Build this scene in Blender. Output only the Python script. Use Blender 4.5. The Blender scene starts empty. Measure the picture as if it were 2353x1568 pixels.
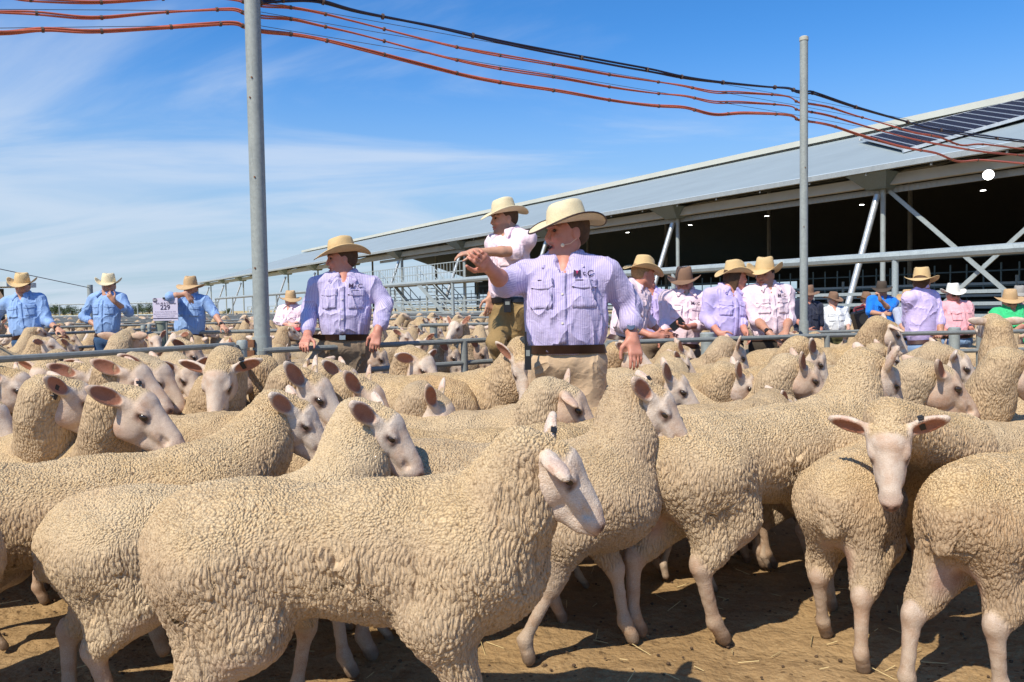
import bpy, math, random, time
import numpy as np
from mathutils import Vector, Matrix
PI = math.pi
T0 = time.time()
scene = bpy.context.scene
COL = scene.collection
# ---------------------------------------------------------------- camera
CAM = Vector((0, 0, 1.22)); PITCH = math.radians(2.5); ROLL = math.radians(0.9); FP = 1830.0
_f = Vector((0, math.cos(PITCH), -math.sin(PITCH))); _r = Vector((1, 0, 0)); _u = _r.cross(_f)
_r2 = _r*math.cos(ROLL) - _u*math.sin(ROLL); _u2 = _u*math.cos(ROLL) + _r*math.sin(ROLL)
cam_data = bpy.data.cameras.new("camera"); cam = bpy.data.objects.new("camera", cam_data); COL.objects.link(cam)
cam.matrix_world = Matrix(((_r2.x, _u2.x, -_f.x, CAM.x), (_r2.y, _u2.y, -_f.y, CAM.y), (_r2.z, _u2.z, -_f.z, CAM.z), (0, 0, 0, 1)))
cam_data.lens = 28; cam_data.sensor_width = 36; cam_data.clip_end = 6000; cam_data.clip_start = 0.05
scene.camera = cam
# ---------------------------------------------------------------- light
SUN_AZ = math.radians(218)      # compass-like: direction the light comes from, measured from +Y clockwise
SUN_EL = math.radians(50)
sdir = Vector((math.sin(SUN_AZ)*math.cos(SUN_EL), math.cos(SUN_AZ)*math.cos(SUN_EL), math.sin(SUN_EL)))
sl = bpy.data.lights.new("sun", 'SUN'); sl.energy = 5.0; sl.angle = math.radians(0.53); sl.color = (1, .91, .77)
so = bpy.data.objects.new("sun", sl); COL.objects.link(so); so.rotation_euler = sdir.to_track_quat('Z', 'Y').to_euler()
world = bpy.data.worlds.new("World"); scene.world = world; world.use_nodes = True
wn = world.node_tree.nodes; wl = world.node_tree.links; wn.clear()
def WN(t, **k):
    n = wn.new(t)
    for a, b in k.items(): setattr(n, a, b)
    return n
wo = WN('ShaderNodeOutputWorld'); bg = WN('ShaderNodeBackground'); sky = WN('ShaderNodeTexSky', sky_type='NISHITA')
sky.sun_disc = False; sky.sun_elevation = SUN_EL; sky.sun_rotation = SUN_AZ; sky.altitude = 200; sky.air_density = 1.0; sky.dust_density = 0.4; sky.ozone_density = 2.0
bg.inputs[1].default_value = 0.098
hs = WN('ShaderNodeHueSaturation'); hs.inputs['Saturation'].default_value = 1.12; hs.inputs['Hue'].default_value = 0.50
tc = WN('ShaderNodeTexCoord'); sep = WN('ShaderNodeSeparateXYZ'); wl.new(tc.outputs['Generated'], sep.inputs[0])
# project the view direction on a high cloud plane: p = dir.xy / (z+0.12)
def wmath(op, a, b=None, c=None):
    n = WN('ShaderNodeMath', operation=op)
    for i, v in enumerate((a, b, c)):
        if v is None: continue
        if isinstance(v, (int, float)): n.inputs[i].default_value = v
        else: wl.new(v, n.inputs[i])
    return n.outputs[0]
zz = wmath('ADD', wmath('MAXIMUM', sep.outputs[2], 0.0), 0.16)
cx = wmath('DIVIDE', sep.outputs[0], zz); cy = wmath('DIVIDE', sep.outputs[1], zz)
comb = WN('ShaderNodeCombineXYZ'); wl.new(cx, comb.inputs[0]); wl.new(cy, comb.inputs[1])
mp = WN('ShaderNodeMapping'); mp.inputs['Rotation'].default_value = (0, 0, math.radians(62)); mp.inputs['Scale'].default_value = (0.55, 1.5, 1); mp.inputs['Location'].default_value = (3.1, 1.7, 0)
wl.new(comb.outputs[0], mp.inputs[0])
n1 = WN('ShaderNodeTexNoise'); n1.inputs['Scale'].default_value = 0.9; n1.inputs['Detail'].default_value = 9; n1.inputs['Roughness'].default_value = 0.58; n1.inputs['Distortion'].default_value = 1.1
wl.new(mp.outputs[0], n1.inputs[0])
n2 = WN('ShaderNodeTexNoise'); n2.inputs['Scale'].default_value = 0.42; n2.inputs['Detail'].default_value = 3
wl.new(comb.outputs[0], n2.inputs[0])
leftness = wmath('MULTIPLY_ADD', sep.outputs[0], -0.34, 0.0)
lown = wmath('MULTIPLY_ADD', sep.outputs[2], -0.75, 0.20)
cov = wmath('ADD', wmath('ADD', wmath('MULTIPLY_ADD', n1.outputs[0], 1.5, -.42), wmath('MULTIPLY', n2.outputs[0], 0.5)), wmath('ADD', leftness, lown))
cr = WN('ShaderNodeMapRange'); wl.new(cov, cr.inputs[0]); cr.inputs[1].default_value = 0.50; cr.inputs[2].default_value = 1.08; cr.inputs[3].default_value = 0.0; cr.inputs[4].default_value = 0.62; cr.interpolation_type = 'SMOOTHSTEP'
mx = WN('ShaderNodeMixRGB'); mx.inputs[2].default_value = (6.6, 7.4, 8.6, 1)
tn = WN('ShaderNodeMixRGB', blend_type='MULTIPLY'); tn.inputs[0].default_value = 1.; tn.inputs[2].default_value = (.56, 1.18, 1.68, 1)
hz = WN('ShaderNodeMapRange'); wl.new(sep.outputs[2], hz.inputs[0]); hz.inputs[1].default_value = -.02; hz.inputs[2].default_value = .36; hz.inputs[3].default_value = .88; hz.inputs[4].default_value = 0.; hz.interpolation_type = 'SMOOTHERSTEP'
hm = WN('ShaderNodeMixRGB'); hm.inputs[2].default_value = (4.3, 5.4, 6.5, 1)
wl.new(sky.outputs[0], hs.inputs['Color']); wl.new(hs.outputs[0], tn.inputs[1]); wl.new(tn.outputs[0], hm.inputs[1]); wl.new(hz.outputs[0], hm.inputs[0]); wl.new(hm.outputs[0], mx.inputs[1]); wl.new(cr.outputs[0], mx.inputs[0]); wl.new(mx.outputs[0], bg.inputs[0]); wl.new(bg.outputs[0], wo.inputs[0])
scene.view_settings.view_transform = 'Standard'; scene.view_settings.look = 'None'; scene.view_settings.exposure = 0.12; scene.view_settings.gamma = 1.0
scene.render.engine = 'CYCLES'; scene.cycles.use_denoising = True; scene.cycles.max_bounces = 6; scene.cycles.diffuse_bounces = 3; scene.cycles.glossy_bounces = 2; scene.cycles.transparent_max_bounces = 4
try: scene.cycles.denoising_input_passes = 'RGB_ALBEDO_NORMAL'; scene.cycles.denoising_prefilter = 'ACCURATE'
except Exception: pass

# ---------------------------------------------------------------- geometry helpers
def at(px, py, d):
    """world point seen at (px,py) of the 2353x1568 picture, d metres in front of the camera"""
    return CAM + _f*d + _r2*((px-1176.5)/FP*d) - _u2*((py-784)/FP*d)
def sstep(a, b, x):
    t = min(1, max(0, (x-a)/(b-a))); return t*t*(3-2*t)
def gz(x, y):
    return -0.16*sstep(7.5, 11, y)*sstep(0, 3, x)
def pin(o, label=None, cat=None, group=None, kind=None):
    if label: o['label'] = label
    if cat: o['category'] = cat
    if group: o['group'] = group
    if kind: o['kind'] = kind
    return o
def empty(name, loc, rz=0.0, label=None, cat=None, group=None):
    o = bpy.data.objects.new(name, None); COL.objects.link(o); o.location = loc; o.rotation_euler = (0, 0, rz); o.empty_display_size = .1
    return pin(o, label, cat, group)
def link(name, me, mats, parent=None, loc=None):
    o = bpy.data.objects.new(name, me); COL.objects.link(o)
    if mats and not me.materials:
        for m in (mats if isinstance(mats, (list, tuple)) else [mats]): me.materials.append(m)
    if parent: o.parent = parent
    if loc is not None: o.location = loc
    return o
def mesh_np(name, V, Q, smooth=True):
    me = bpy.data.meshes.new(name); V = np.asarray(V, dtype=np.float32); Q = np.asarray(Q, dtype=np.int32)
    k = Q.shape[1]; me.vertices.add(len(V)); me.vertices.foreach_set('co', V.ravel())
    me.loops.add(Q.size); me.loops.foreach_set('vertex_index', Q.ravel()); me.polygons.add(len(Q))
    me.polygons.foreach_set('loop_start', np.arange(0, Q.size, k, dtype=np.int32))
    me.polygons.foreach_set('use_smooth', np.full(len(Q), smooth, dtype=bool)); me.update(calc_edges=True); return me
def setattr_f(me, name, arr):
    a = me.attributes.new(name, 'FLOAT', 'POINT'); a.data.foreach_set('value', np.asarray(arr, dtype=np.float32))
def setattr_c(me, name, arr):
    a = me.attributes.new(name, 'FLOAT_COLOR', 'POINT'); n = len(arr); c = np.ones((n, 4), dtype=np.float32); c[:, :3] = arr; a.data.foreach_set('color', c.ravel())

class MB:
    """collects boxes / tubes / lathes into one mesh"""
    def __init__(s): s.v = []; s.f = []
    def add(s, V, F):
        n = len(s.v); s.v += [tuple(v) for v in V]; s.f += [tuple(i+n for i in f) for f in F]
    def box(s, c, size, R=None):
        hx, hy, hz = size[0]/2, size[1]/2, size[2]/2; c = Vector(c)
        P = [Vector((x*hx, y*hy, z*hz)) for x in (-1, 1) for y in (-1, 1) for z in (-1, 1)]
        if R is not None: P = [R @ p for p in P]
        s.add([c+p for p in P], [(0, 1, 3, 2), (4, 6, 7, 5), (0, 4, 5, 1), (2, 3, 7, 6), (0, 2, 6, 4), (1, 5, 7, 3)])
    def bar(s, a, b, w, h, up=(0, 0, 1)):
        a = Vector(a); b = Vector(b); d = b-a; L = d.length
        if L < 1e-6: return
        x = d/L; y = Vector(up).cross(x)
        if y.length < 1e-4: y = Vector((1, 0, 0)).cross(x)
        y.normalize(); z = x.cross(y)
        R = Matrix(((x.x, y.x, z.x), (x.y, y.y, z.y), (x.z, y.z, z.z))); s.box((a+b)/2, (L, w, h), R)
    def tube(s, pts, r, seg=10, cap=True):
        pts = [Vector(p) for p in pts]; n = len(pts); rr = r if isinstance(r, (list, tuple)) else [r]*n
        V = []; ref = None
        for i, p in enumerate(pts):
            t = (pts[min(i+1, n-1)]-pts[max(i-1, 0)]).normalized()
            if ref is None: ref = Vector((0, 0, 1)) if abs(t.z) < .9 else Vector((1, 0, 0))
            a = (ref - t*ref.dot(t)).normalized(); ref = a; b = t.cross(a)
            for k in range(seg):
                q = 2*PI*k/seg; V.append(p + a*math.cos(q)*rr[i] + b*math.sin(q)*rr[i])
        F = [(i*seg+k, i*seg+(k+1) % seg, (i+1)*seg+(k+1) % seg, (i+1)*seg+k) for i in range(n-1) for k in range(seg)]
        if cap: F += [tuple(range(seg))[::-1], tuple((n-1)*seg+k for k in range(seg))]
        s.add(V, F)
    def build(s, name, mat, parent=None, smooth=True, loc=None, origin=None):
        me = bpy.data.meshes.new(name)
        V = s.v
        if origin is not None: V = [tuple(Vector(v)-Vector(origin)) for v in V]
        me.from_pydata(V, [], s.f); me.update()
        o = link(name, me, mat, parent, loc if loc is not None else (Vector(origin) if origin is not None else None))
        if smooth:
            for p in me.polygons: p.use_smooth = len(p.vertices) == 4
            try: me.set_sharp_from_angle(angle=math.radians(38))
            except Exception: pass
        return o

# ---------------------------------------------------------------- implicit surfaces
def rotm(yaw=0, pitch=0, roll=0):
    """x forward, y left, z up; yaw about z, pitch>0 noses down, roll about x"""
    cy, sy = math.cos(yaw), math.sin(yaw); cp, sp = math.cos(pitch), math.sin(pitch); cr_, sr = math.cos(roll), math.sin(roll)
    Rz = np.array([[cy, -sy, 0], [sy, cy, 0], [0, 0, 1]]); Ry = np.array([[cp, 0, sp], [0, 1, 0], [-sp, 0, cp]]); Rx = np.array([[1, 0, 0], [0, cr_, -sr], [0, sr, cr_]])
    return Rz @ Ry @ Rx
def cap(a, b, r1, r2, k=.03, sub=False, grp=0): return dict(t='c', a=np.array(a, float), b=np.array(b, float), r1=r1, r2=r2, k=k, sub=sub, grp=grp)
def ell(c, r, R=None, k=.03, sub=False, grp=0): return dict(t='e', c=np.array(c, float), r=np.array(r, float), R=None if R is None else np.array(R, float), k=k, sub=sub, grp=grp)
def pdist(p, X, Y, Z):
    if p['t'] == 'c':
        a, b = p['a'], p['b']; ba = b-a; L2 = max(float(ba @ ba), 1e-9)
        x = X-a[0]; y = Y-a[1]; z = Z-a[2]
        t = np.clip((x*ba[0]+y*ba[1]+z*ba[2])/L2, 0, 1)
        return np.sqrt((x-t*ba[0])**2+(y-t*ba[1])**2+(z-t*ba[2])**2) - (p['r1']+(p['r2']-p['r1'])*t)
    c, r, R = p['c'], p['r'], p['R']; x = X-c[0]; y = Y-c[1]; z = Z-c[2]
    if R is not None:
        x, y, z = (R[0, 0]*x+R[1, 0]*y+R[2, 0]*z), (R[0, 1]*x+R[1, 1]*y+R[2, 1]*z), (R[0, 2]*x+R[1, 2]*y+R[2, 2]*z)
    k0 = np.sqrt((x/r[0])**2+(y/r[1])**2+(z/r[2])**2); k1 = np.sqrt((x/r[0]**2)**2+(y/r[1]**2)**2+(z/r[2]**2)**2)+1e-9
    return k0*(k0-1)/k1
def pbox(p):
    if p['t'] == 'c':
        m = max(p['r1'], p['r2']); return np.minimum(p['a'], p['b'])-m, np.maximum(p['a'], p['b'])+m
    if p['R'] is None: return p['c']-p['r'], p['c']+p['r']
    h = np.abs(p['R']) @ p['r']; return p['c']-h, p['c']+h
def comb_(f, d, p):
    k = p['k']
    if p['sub']:
        d = -d; h = np.maximum(k-np.abs(f-d), 0)/k; return np.maximum(f, d)+h*h*k*.25
    h = np.maximum(k-np.abs(f-d), 0)/k; return np.minimum(f, d)-h*h*k*.25
def evalp(prims, P, grp=None):
    f = np.full(len(P), 1.0)
    for p in prims:
        if grp is not None and p['grp'] != grp: continue
        f = comb_(f, pdist(p, P[:, 0], P[:, 1], P[:, 2]), p)
    return f
def isosurf(prims, h):
    bs = [pbox(p) for p in prims if not p['sub']]; lo = np.min([b[0] for b in bs], 0)-h*2.5; hi = np.max([b[1] for b in bs], 0)+h*2.5
    n = np.ceil((hi-lo)/h).astype(int)+1
    ax = [(lo[i]+h*np.arange(n[i])).astype(np.float32) for i in range(3)]
    F = np.full(n, 1.0, dtype=np.float32)
    for p in prims:
        b0, b1 = pbox(p); m = p['k']+2.5*h
        i0 = np.clip(np.floor((b0-m-lo)/h).astype(int), 0, n); i1 = np.clip(np.ceil((b1+m-lo)/h).astype(int)+1, 0, n)
        if np.any(i1 <= i0): continue
        sl_ = tuple(slice(i0[i], i1[i]) for i in range(3))
        X = ax[0][sl_[0]][:, None, None]; Y = ax[1][sl_[1]][None, :, None]; Z = ax[2][sl_[2]][None, None, :]
        F[sl_] = comb_(F[sl_], pdist(p, X, Y, Z), p)
    S = F < 0
    any8 = np.zeros(n-1, bool); all8 = np.ones(n-1, bool)
    for i in (0, 1):
        for j in (0, 1):
            for k in (0, 1):
                s = S[i:n[0]-1+i, j:n[1]-1+j, k:n[2]-1+k]; any8 |= s; all8 &= s
    act = any8 & ~all8; I = np.argwhere(act); m = len(I)
    idx = np.full(n-1, -1, dtype=np.int32); idx[act] = np.arange(m)
    off = [(i, j, k) for i in (0, 1) for j in (0, 1) for k in (0, 1)]
    G = np.stack([F[I[:, 0]+o[0], I[:, 1]+o[1], I[:, 2]+o[2]] for o in off], 1)
    acc = np.zeros((m, 3)); cnt = np.zeros(m)
    for a in range(8):
        for b in range(a+1, 8):
            oa, ob = off[a], off[b]
            if sum(abs(oa[q]-ob[q]) for q in range(3)) != 1: continue
            ga, gb = G[:, a], G[:, b]; msk = (ga < 0) != (gb < 0)
            t = np.where(msk, ga/(ga-gb+1e-12*(ga == gb)), 0)
            pos = np.array(oa)[None, :]+t[:, None]*(np.array(ob)-np.array(oa))[None, :]
            acc += np.where(msk[:, None], pos, 0); cnt += msk
    V = lo+h*(I+acc/np.maximum(cnt, 1)[:, None])
    Qs = []
    for axis in range(3):
        s0 = [slice(None)]*3; s1 = [slice(None)]*3; s0[axis] = slice(0, -1); s1[axis] = slice(1, None)
        ch = S[tuple(s0)] != S[tuple(s1)]; E = np.argwhere(ch)
        b, c = (axis+1) % 3, (axis+2) % 3
        E = E[(E[:, b] > 0) & (E[:, c] > 0) & (E[:, b] < n[b]-1) & (E[:, c] < n[c]-1)]
        ins = S[E[:, 0], E[:, 1], E[:, 2]]
        def cell(db, dc):
            q = E.copy(); q[:, b] += db; q[:, c] += dc; return idx[q[:, 0], q[:, 1], q[:, 2]]
        q = np.stack([cell(-1, -1), cell(0, -1), cell(0, 0), cell(-1, 0)], 1); q[~ins] = q[~ins][:, ::-1]; Qs.append(q)
    Q = np.concatenate(Qs); Q = Q[(Q >= 0).all(1)]
    return V, Q
def relax(V, Q, it=2, lam=.5):
    for _ in range(it):
        acc = np.zeros_like(V); cnt = np.zeros(len(V))
        for a, b in ((0, 1), (1, 2), (2, 3), (3, 0)):
            np.add.at(acc, Q[:, a], V[Q[:, b]]); np.add.at(acc, Q[:, b], V[Q[:, a]]); np.add.at(cnt, Q[:, a], 1); np.add.at(cnt, Q[:, b], 1)
        V = V+lam*(acc/np.maximum(cnt, 1)[:, None]-V)
    return V

# ---------------------------------------------------------------- materials
class NT:
    def __init__(s, name):
        s.m = bpy.data.materials.new(name); s.m.use_nodes = True; s.t = s.m.node_tree; s.n = s.t.nodes; s.n.clear(); s.l = s.t.links
        s.out = s.n.new('ShaderNodeOutputMaterial'); s.b = s.n.new('ShaderNodeBsdfPrincipled'); s.l.new(s.b.outputs[0], s.out.inputs[0])
    def node(s, t, ins=None, **k):
        n = s.n.new(t)
        for a, b in k.items(): setattr(n, a, b)
        for a, b in (ins or {}).items(): s.put(n.inputs[a], b)
        return n
    def put(s, sock, v):
        if hasattr(v, 'node'): s.l.new(v, sock)
        elif isinstance(v, (tuple, list)) and len(v) == 3 and sock.type == 'RGBA': sock.default_value = (*v, 1)
        else: sock.default_value = v
    def math(s, op, *a, clamp=False):
        n = s.n.new('ShaderNodeMath'); n.operation = op; n.use_clamp = clamp
        for i, v in enumerate(a): s.put(n.inputs[i], v)
        return n.outputs[0]
    def mix(s, f, a, b, blend='MIX'):
        n = s.n.new('ShaderNodeMixRGB'); n.blend_type = blend; s.put(n.inputs[0], f); s.put(n.inputs[1], a); s.put(n.inputs[2], b); return n.outputs[0]
    def rng(s, v, a, b, c=0., d=1., smooth=False):
        n = s.n.new('ShaderNodeMapRange'); s.put(n.inputs[0], v)
        for i, q in enumerate((a, b, c, d)): s.put(n.inputs[i+1], q)
        if smooth: n.interpolation_type = 'SMOOTHSTEP'
        return n.outputs[0]
    def noise(s, vec, scale, detail=3, rough=.5, dist=0.):
        n = s.node('ShaderNodeTexNoise', {'Scale': scale, 'Detail': detail, 'Roughness': rough, 'Distortion': dist})
        if vec is not None: s.l.new(vec, n.inputs['Vector'])
        return n
    def set(s, **k):
        names = dict(color='Base Color', rough='Roughness', metal='Metallic', spec='Specular IOR Level', sss='Subsurface Weight', normal='Normal', emis='Emission Color', emis_s='Emission Strength', sheen='Sheen Weight')
        for a, v in k.items(): s.put(s.b.inputs[names[a]], v)
    def bump(s, height, strength=.5, dist=.01):
        n = s.node('ShaderNodeBump', {'Strength': strength, 'Distance': dist, 'Height': height}); s.l.new(n.outputs[0], s.b.inputs['Normal']); return n
    def obj(s): return s.node('ShaderNodeTexCoord').outputs['Object']
    def map(s, vec, scale=(1, 1, 1), rot=(0, 0, 0), loc=(0, 0, 0)):
        n = s.node('ShaderNodeMapping'); n.inputs['Scale'].default_value = scale; n.inputs['Rotation'].default_value = rot; n.inputs['Location'].default_value = loc; s.l.new(vec, n.inputs[0]); return n.outputs[0]

def simple(name, color, rough=.6, metal=0., var=.12, scale=6., bump=0., bscale=60., spec=.4):
    t = NT(name); v = t.obj(); n = t.noise(v, scale, 5, .6)
    c0 = tuple(x*(1-var) for x in color); c1 = tuple(min(1, x*(1+var)) for x in color)
    t.set(color=t.mix(t.rng(n.outputs[0], .3, .7), c0, c1), rough=t.rng(n.outputs[0], .3, .7, max(.05, rough-.08), min(1, rough+.08)), metal=metal, spec=spec)
    if bump: t.bump(t.noise(v, bscale, 3).outputs[0], bump, .004)
    return t.m

def mat_sheep(name='sheep_coat', both=True, k=1., freq=1.):
    t = NT(name); v = t.obj()
    wool = t.node('ShaderNodeAttribute', attribute_name='wool').outputs['Fac']
    tint = t.node('ShaderNodeAttribute', attribute_name='tint').outputs['Color']
    rnd = t.node('ShaderNodeObjectInfo').outputs['Random']
    dist = t.noise(v, 9., 2)
    dv = t.node('ShaderNodeVectorMath', {0: dist.outputs['Color'], 1: (.5, .5, .5)}, operation='SUBTRACT')
    ds = t.node('ShaderNodeVectorMath', {0: dv.outputs[0]}, operation='SCALE'); ds.inputs['Scale'].default_value = .05
    vv = t.node('ShaderNodeVectorMath', {0: v, 1: ds.outputs[0]}, operation='ADD').outputs[0]
    side = t.node('ShaderNodeAttribute', attribute_name='side').outputs['Fac']
    # locks: pebbly on the back, hanging strands on flanks
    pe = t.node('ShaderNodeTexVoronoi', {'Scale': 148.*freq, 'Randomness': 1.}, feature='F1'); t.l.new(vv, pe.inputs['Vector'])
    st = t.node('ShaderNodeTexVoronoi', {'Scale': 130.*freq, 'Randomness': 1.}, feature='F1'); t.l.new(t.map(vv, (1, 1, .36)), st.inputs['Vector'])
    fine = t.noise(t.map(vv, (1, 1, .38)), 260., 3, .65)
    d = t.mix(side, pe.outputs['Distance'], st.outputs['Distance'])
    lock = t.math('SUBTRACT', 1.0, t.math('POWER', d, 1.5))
    big = t.noise(v, 13., 3, .5)
    gaps = t.noise(t.map(vv, (1, 1, .4)), 32., 2, .5)
    hgt = t.math('ADD', t.math('ADD', t.math('MULTIPLY', lock, .0088), t.math('MULTIPLY', fine.outputs[0], .0046)),
                 t.math('ADD', t.math('MULTIPLY', big.outputs[0], .0075), t.math('MULTIPLY', gaps.outputs[0], .0055)))
    ed = t.node('ShaderNodeTexVoronoi', {'Scale': 13.}, feature='DISTANCE_TO_EDGE'); t.l.new(t.map(vv, (1, 1, .30)), ed.inputs['Vector'])
    part = t.math('MULTIPLY', t.math('MULTIPLY', t.rng(ed.outputs['Distance'], .0, .055, 1., 0., True), side), t.rng(t.noise(v, 6., 2).outputs[0], .44, .58))
    hgt = t.math('SUBTRACT', t.math('SUBTRACT', hgt, .015), t.math('MULTIPLY', part, .007))
    hair = t.noise(t.map(v, (1, 1, 1)), 260., 2, .7)
    hs_ = t.math('ADD', t.math('MULTIPLY', hair.outputs[0], .0022), t.math('MULTIPLY', t.noise(v, 26., 3).outputs[0], .005))
    h = t.math('ADD', t.math('MULTIPLY', hgt, wool), t.math('MULTIPLY', hs_, t.math('SUBTRACT', 1., wool)))
    dn = t.node('ShaderNodeDisplacement', {'Height': h, 'Midlevel': 0., 'Scale': k}); t.l.new(dn.outputs[0], t.out.inputs['Displacement'])
    t.m.displacement_method = 'BOTH' if both else 'BUMP'
    patch = t.noise(v, 5., 4, .6)
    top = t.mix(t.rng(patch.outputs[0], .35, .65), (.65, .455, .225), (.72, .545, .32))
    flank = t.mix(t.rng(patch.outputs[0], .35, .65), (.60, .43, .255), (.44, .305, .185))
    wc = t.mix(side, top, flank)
    wc = t.mix(t.rng(lock, .45, .82), t.mix(.60, wc, (.24, .145, .075)), wc)  # crevices between locks darker: occlusion-like shade painted into the wool colour
    wc = t.mix(t.math('MULTIPLY', t.rng(fine.outputs[0], .5, .75), .18), wc, (.82, .70, .50))
    dirt = t.noise(v, 2.1, 5, .65)
    wc = t.mix(t.math('MULTIPLY', t.rng(dirt.outputs[0], .55, .75), .35), wc, (.50, .30, .14))
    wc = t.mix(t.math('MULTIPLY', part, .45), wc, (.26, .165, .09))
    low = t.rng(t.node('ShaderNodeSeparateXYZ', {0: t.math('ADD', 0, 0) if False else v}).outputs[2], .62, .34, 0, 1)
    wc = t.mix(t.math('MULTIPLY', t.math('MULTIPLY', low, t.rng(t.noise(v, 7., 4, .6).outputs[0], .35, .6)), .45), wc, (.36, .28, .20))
    wc = t.mix(t.math('MULTIPLY', t.rng(t.noise(v, 60., 4, .7).outputs[0], .60, .74), .45), wc, (.20, .13, .08))
    so_ = t.node('ShaderNodeSeparateXYZ', {0: v}); dag = t.math('MULTIPLY', t.math('MULTIPLY', t.rng(so_.outputs[0], -.36, -.52), t.rng(so_.outputs[2], .58, .44)), t.rng(t.noise(v, 11., 4, .6).outputs[0], .38, .62))
    wc = t.mix(t.math('MULTIPLY', dag, .55), wc, (.27, .185, .115))
    dr_ = t.node('ShaderNodeVectorMath', {0: v, 1: (-.36, .03, .70)}, operation='DISTANCE').outputs['Value']
    wc = t.mix(t.math('MULTIPLY', t.math('MULTIPLY', t.rng(t.math('ADD', dr_, t.math('MULTIPLY', t.noise(v, 9., 3).outputs[0], .12)), .10, .24, 1., 0., True), t.math('GREATER_THAN', t.math('FRACT', t.math('MULTIPLY', rnd, 5.1)), .66)), .42), wc, (.56, .31, .12))
    wc = t.mix(t.math('MULTIPLY', rnd, .45), wc, t.mix(t.rng(t.math('FRACT', t.math('MULTIPLY', rnd, 7.3)), 0, 1), (.68, .56, .38), (.44, .36, .27)))
    hair2 = t.noise(t.map(v, (.5, 1, 1)), 420., 2, .8)
    sk = t.mix(t.rng(hair2.outputs[0], .3, .7), tint, t.mix(1., tint, (.74, .66, .58), 'MULTIPLY'))
    sk = t.mix(t.math('MULTIPLY', t.rng(t.noise(v, 14., 5, .6).outputs[0], .46, .68), .55), sk, t.mix(1., sk, (.72, .50, .36), 'MULTIPLY'))
    sk = t.mix(t.math('MULTIPLY', t.rng(t.math('FRACT', t.math('MULTIPLY', rnd, 13.7)), .45, 1), .55), sk, t.mix(1., sk, (.78, .60, .46), 'MULTIPLY'))
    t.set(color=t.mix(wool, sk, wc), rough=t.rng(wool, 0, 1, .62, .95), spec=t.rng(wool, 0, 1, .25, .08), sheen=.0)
    return t.m
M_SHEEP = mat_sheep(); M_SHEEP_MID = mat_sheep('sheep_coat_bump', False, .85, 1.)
def _simple_eye():
    t = NT('sheep_eye'); t.set(color=(.035, .022, .014), rough=.12, spec=.7); return t.m
M_EYE = _simple_eye()
M_TAG = simple('tag_black', (.02, .02, .022), .5)
WHITE = np.array((.74, .645, .55)); PINK = np.array((.60, .36, .28)); NOSE = np.array((.30, .19, .15)); EARIN = np.array((.42, .17, .10)); HOOF = np.array((.42, .33, .24)); TAN = np.array((.52, .37, .25))

def ear_prims(side, el=0., sweep=0., roll=0., L=.060):
    """leaf-shaped cupped ear; side +1 left / -1 right; el raises tip, sweep>0 back"""
    base = np.array((-.022, side*.058, .026))
    e1 = np.array((-math.sin(sweep)*math.cos(el), side*math.cos(sweep)*math.cos(el), math.sin(el)))
    f = np.array((1., 0, 0)); e3 = f - e1*(f @ e1); e3 /= np.linalg.norm(e3); e2 = np.cross(e3, e1)
    if isinstance(roll, tuple):
        e3 = np.array(roll, float); e3 = e3-e1*(e3 @ e1); e3 /= np.linalg.norm(e3); e2 = np.cross(e3, e1); roll = 0
    c, s_ = math.cos(roll*side), math.sin(roll*side); e3, e2 = c*e3+s_*e2, c*e2-s_*e3
    R = np.stack([e1, e2, e3], 1); c0 = base+e1*L*.98
    return [cap(base-e1*.012, base+e1*.025, .020, .015, k=.02, grp=1), ell(c0-e1*.008, (L*.90, .0295, .0135), R, k=.012, grp=2), ell(c0+e1*.018, (L*.84, .022, .0105), R, k=.010, grp=2),
            ell(c0+e3*.0125+e1*.000, (L*.90, .026, .0135), R, k=.004, sub=True, grp=3)], (c0, e1, e2, e3)
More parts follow.
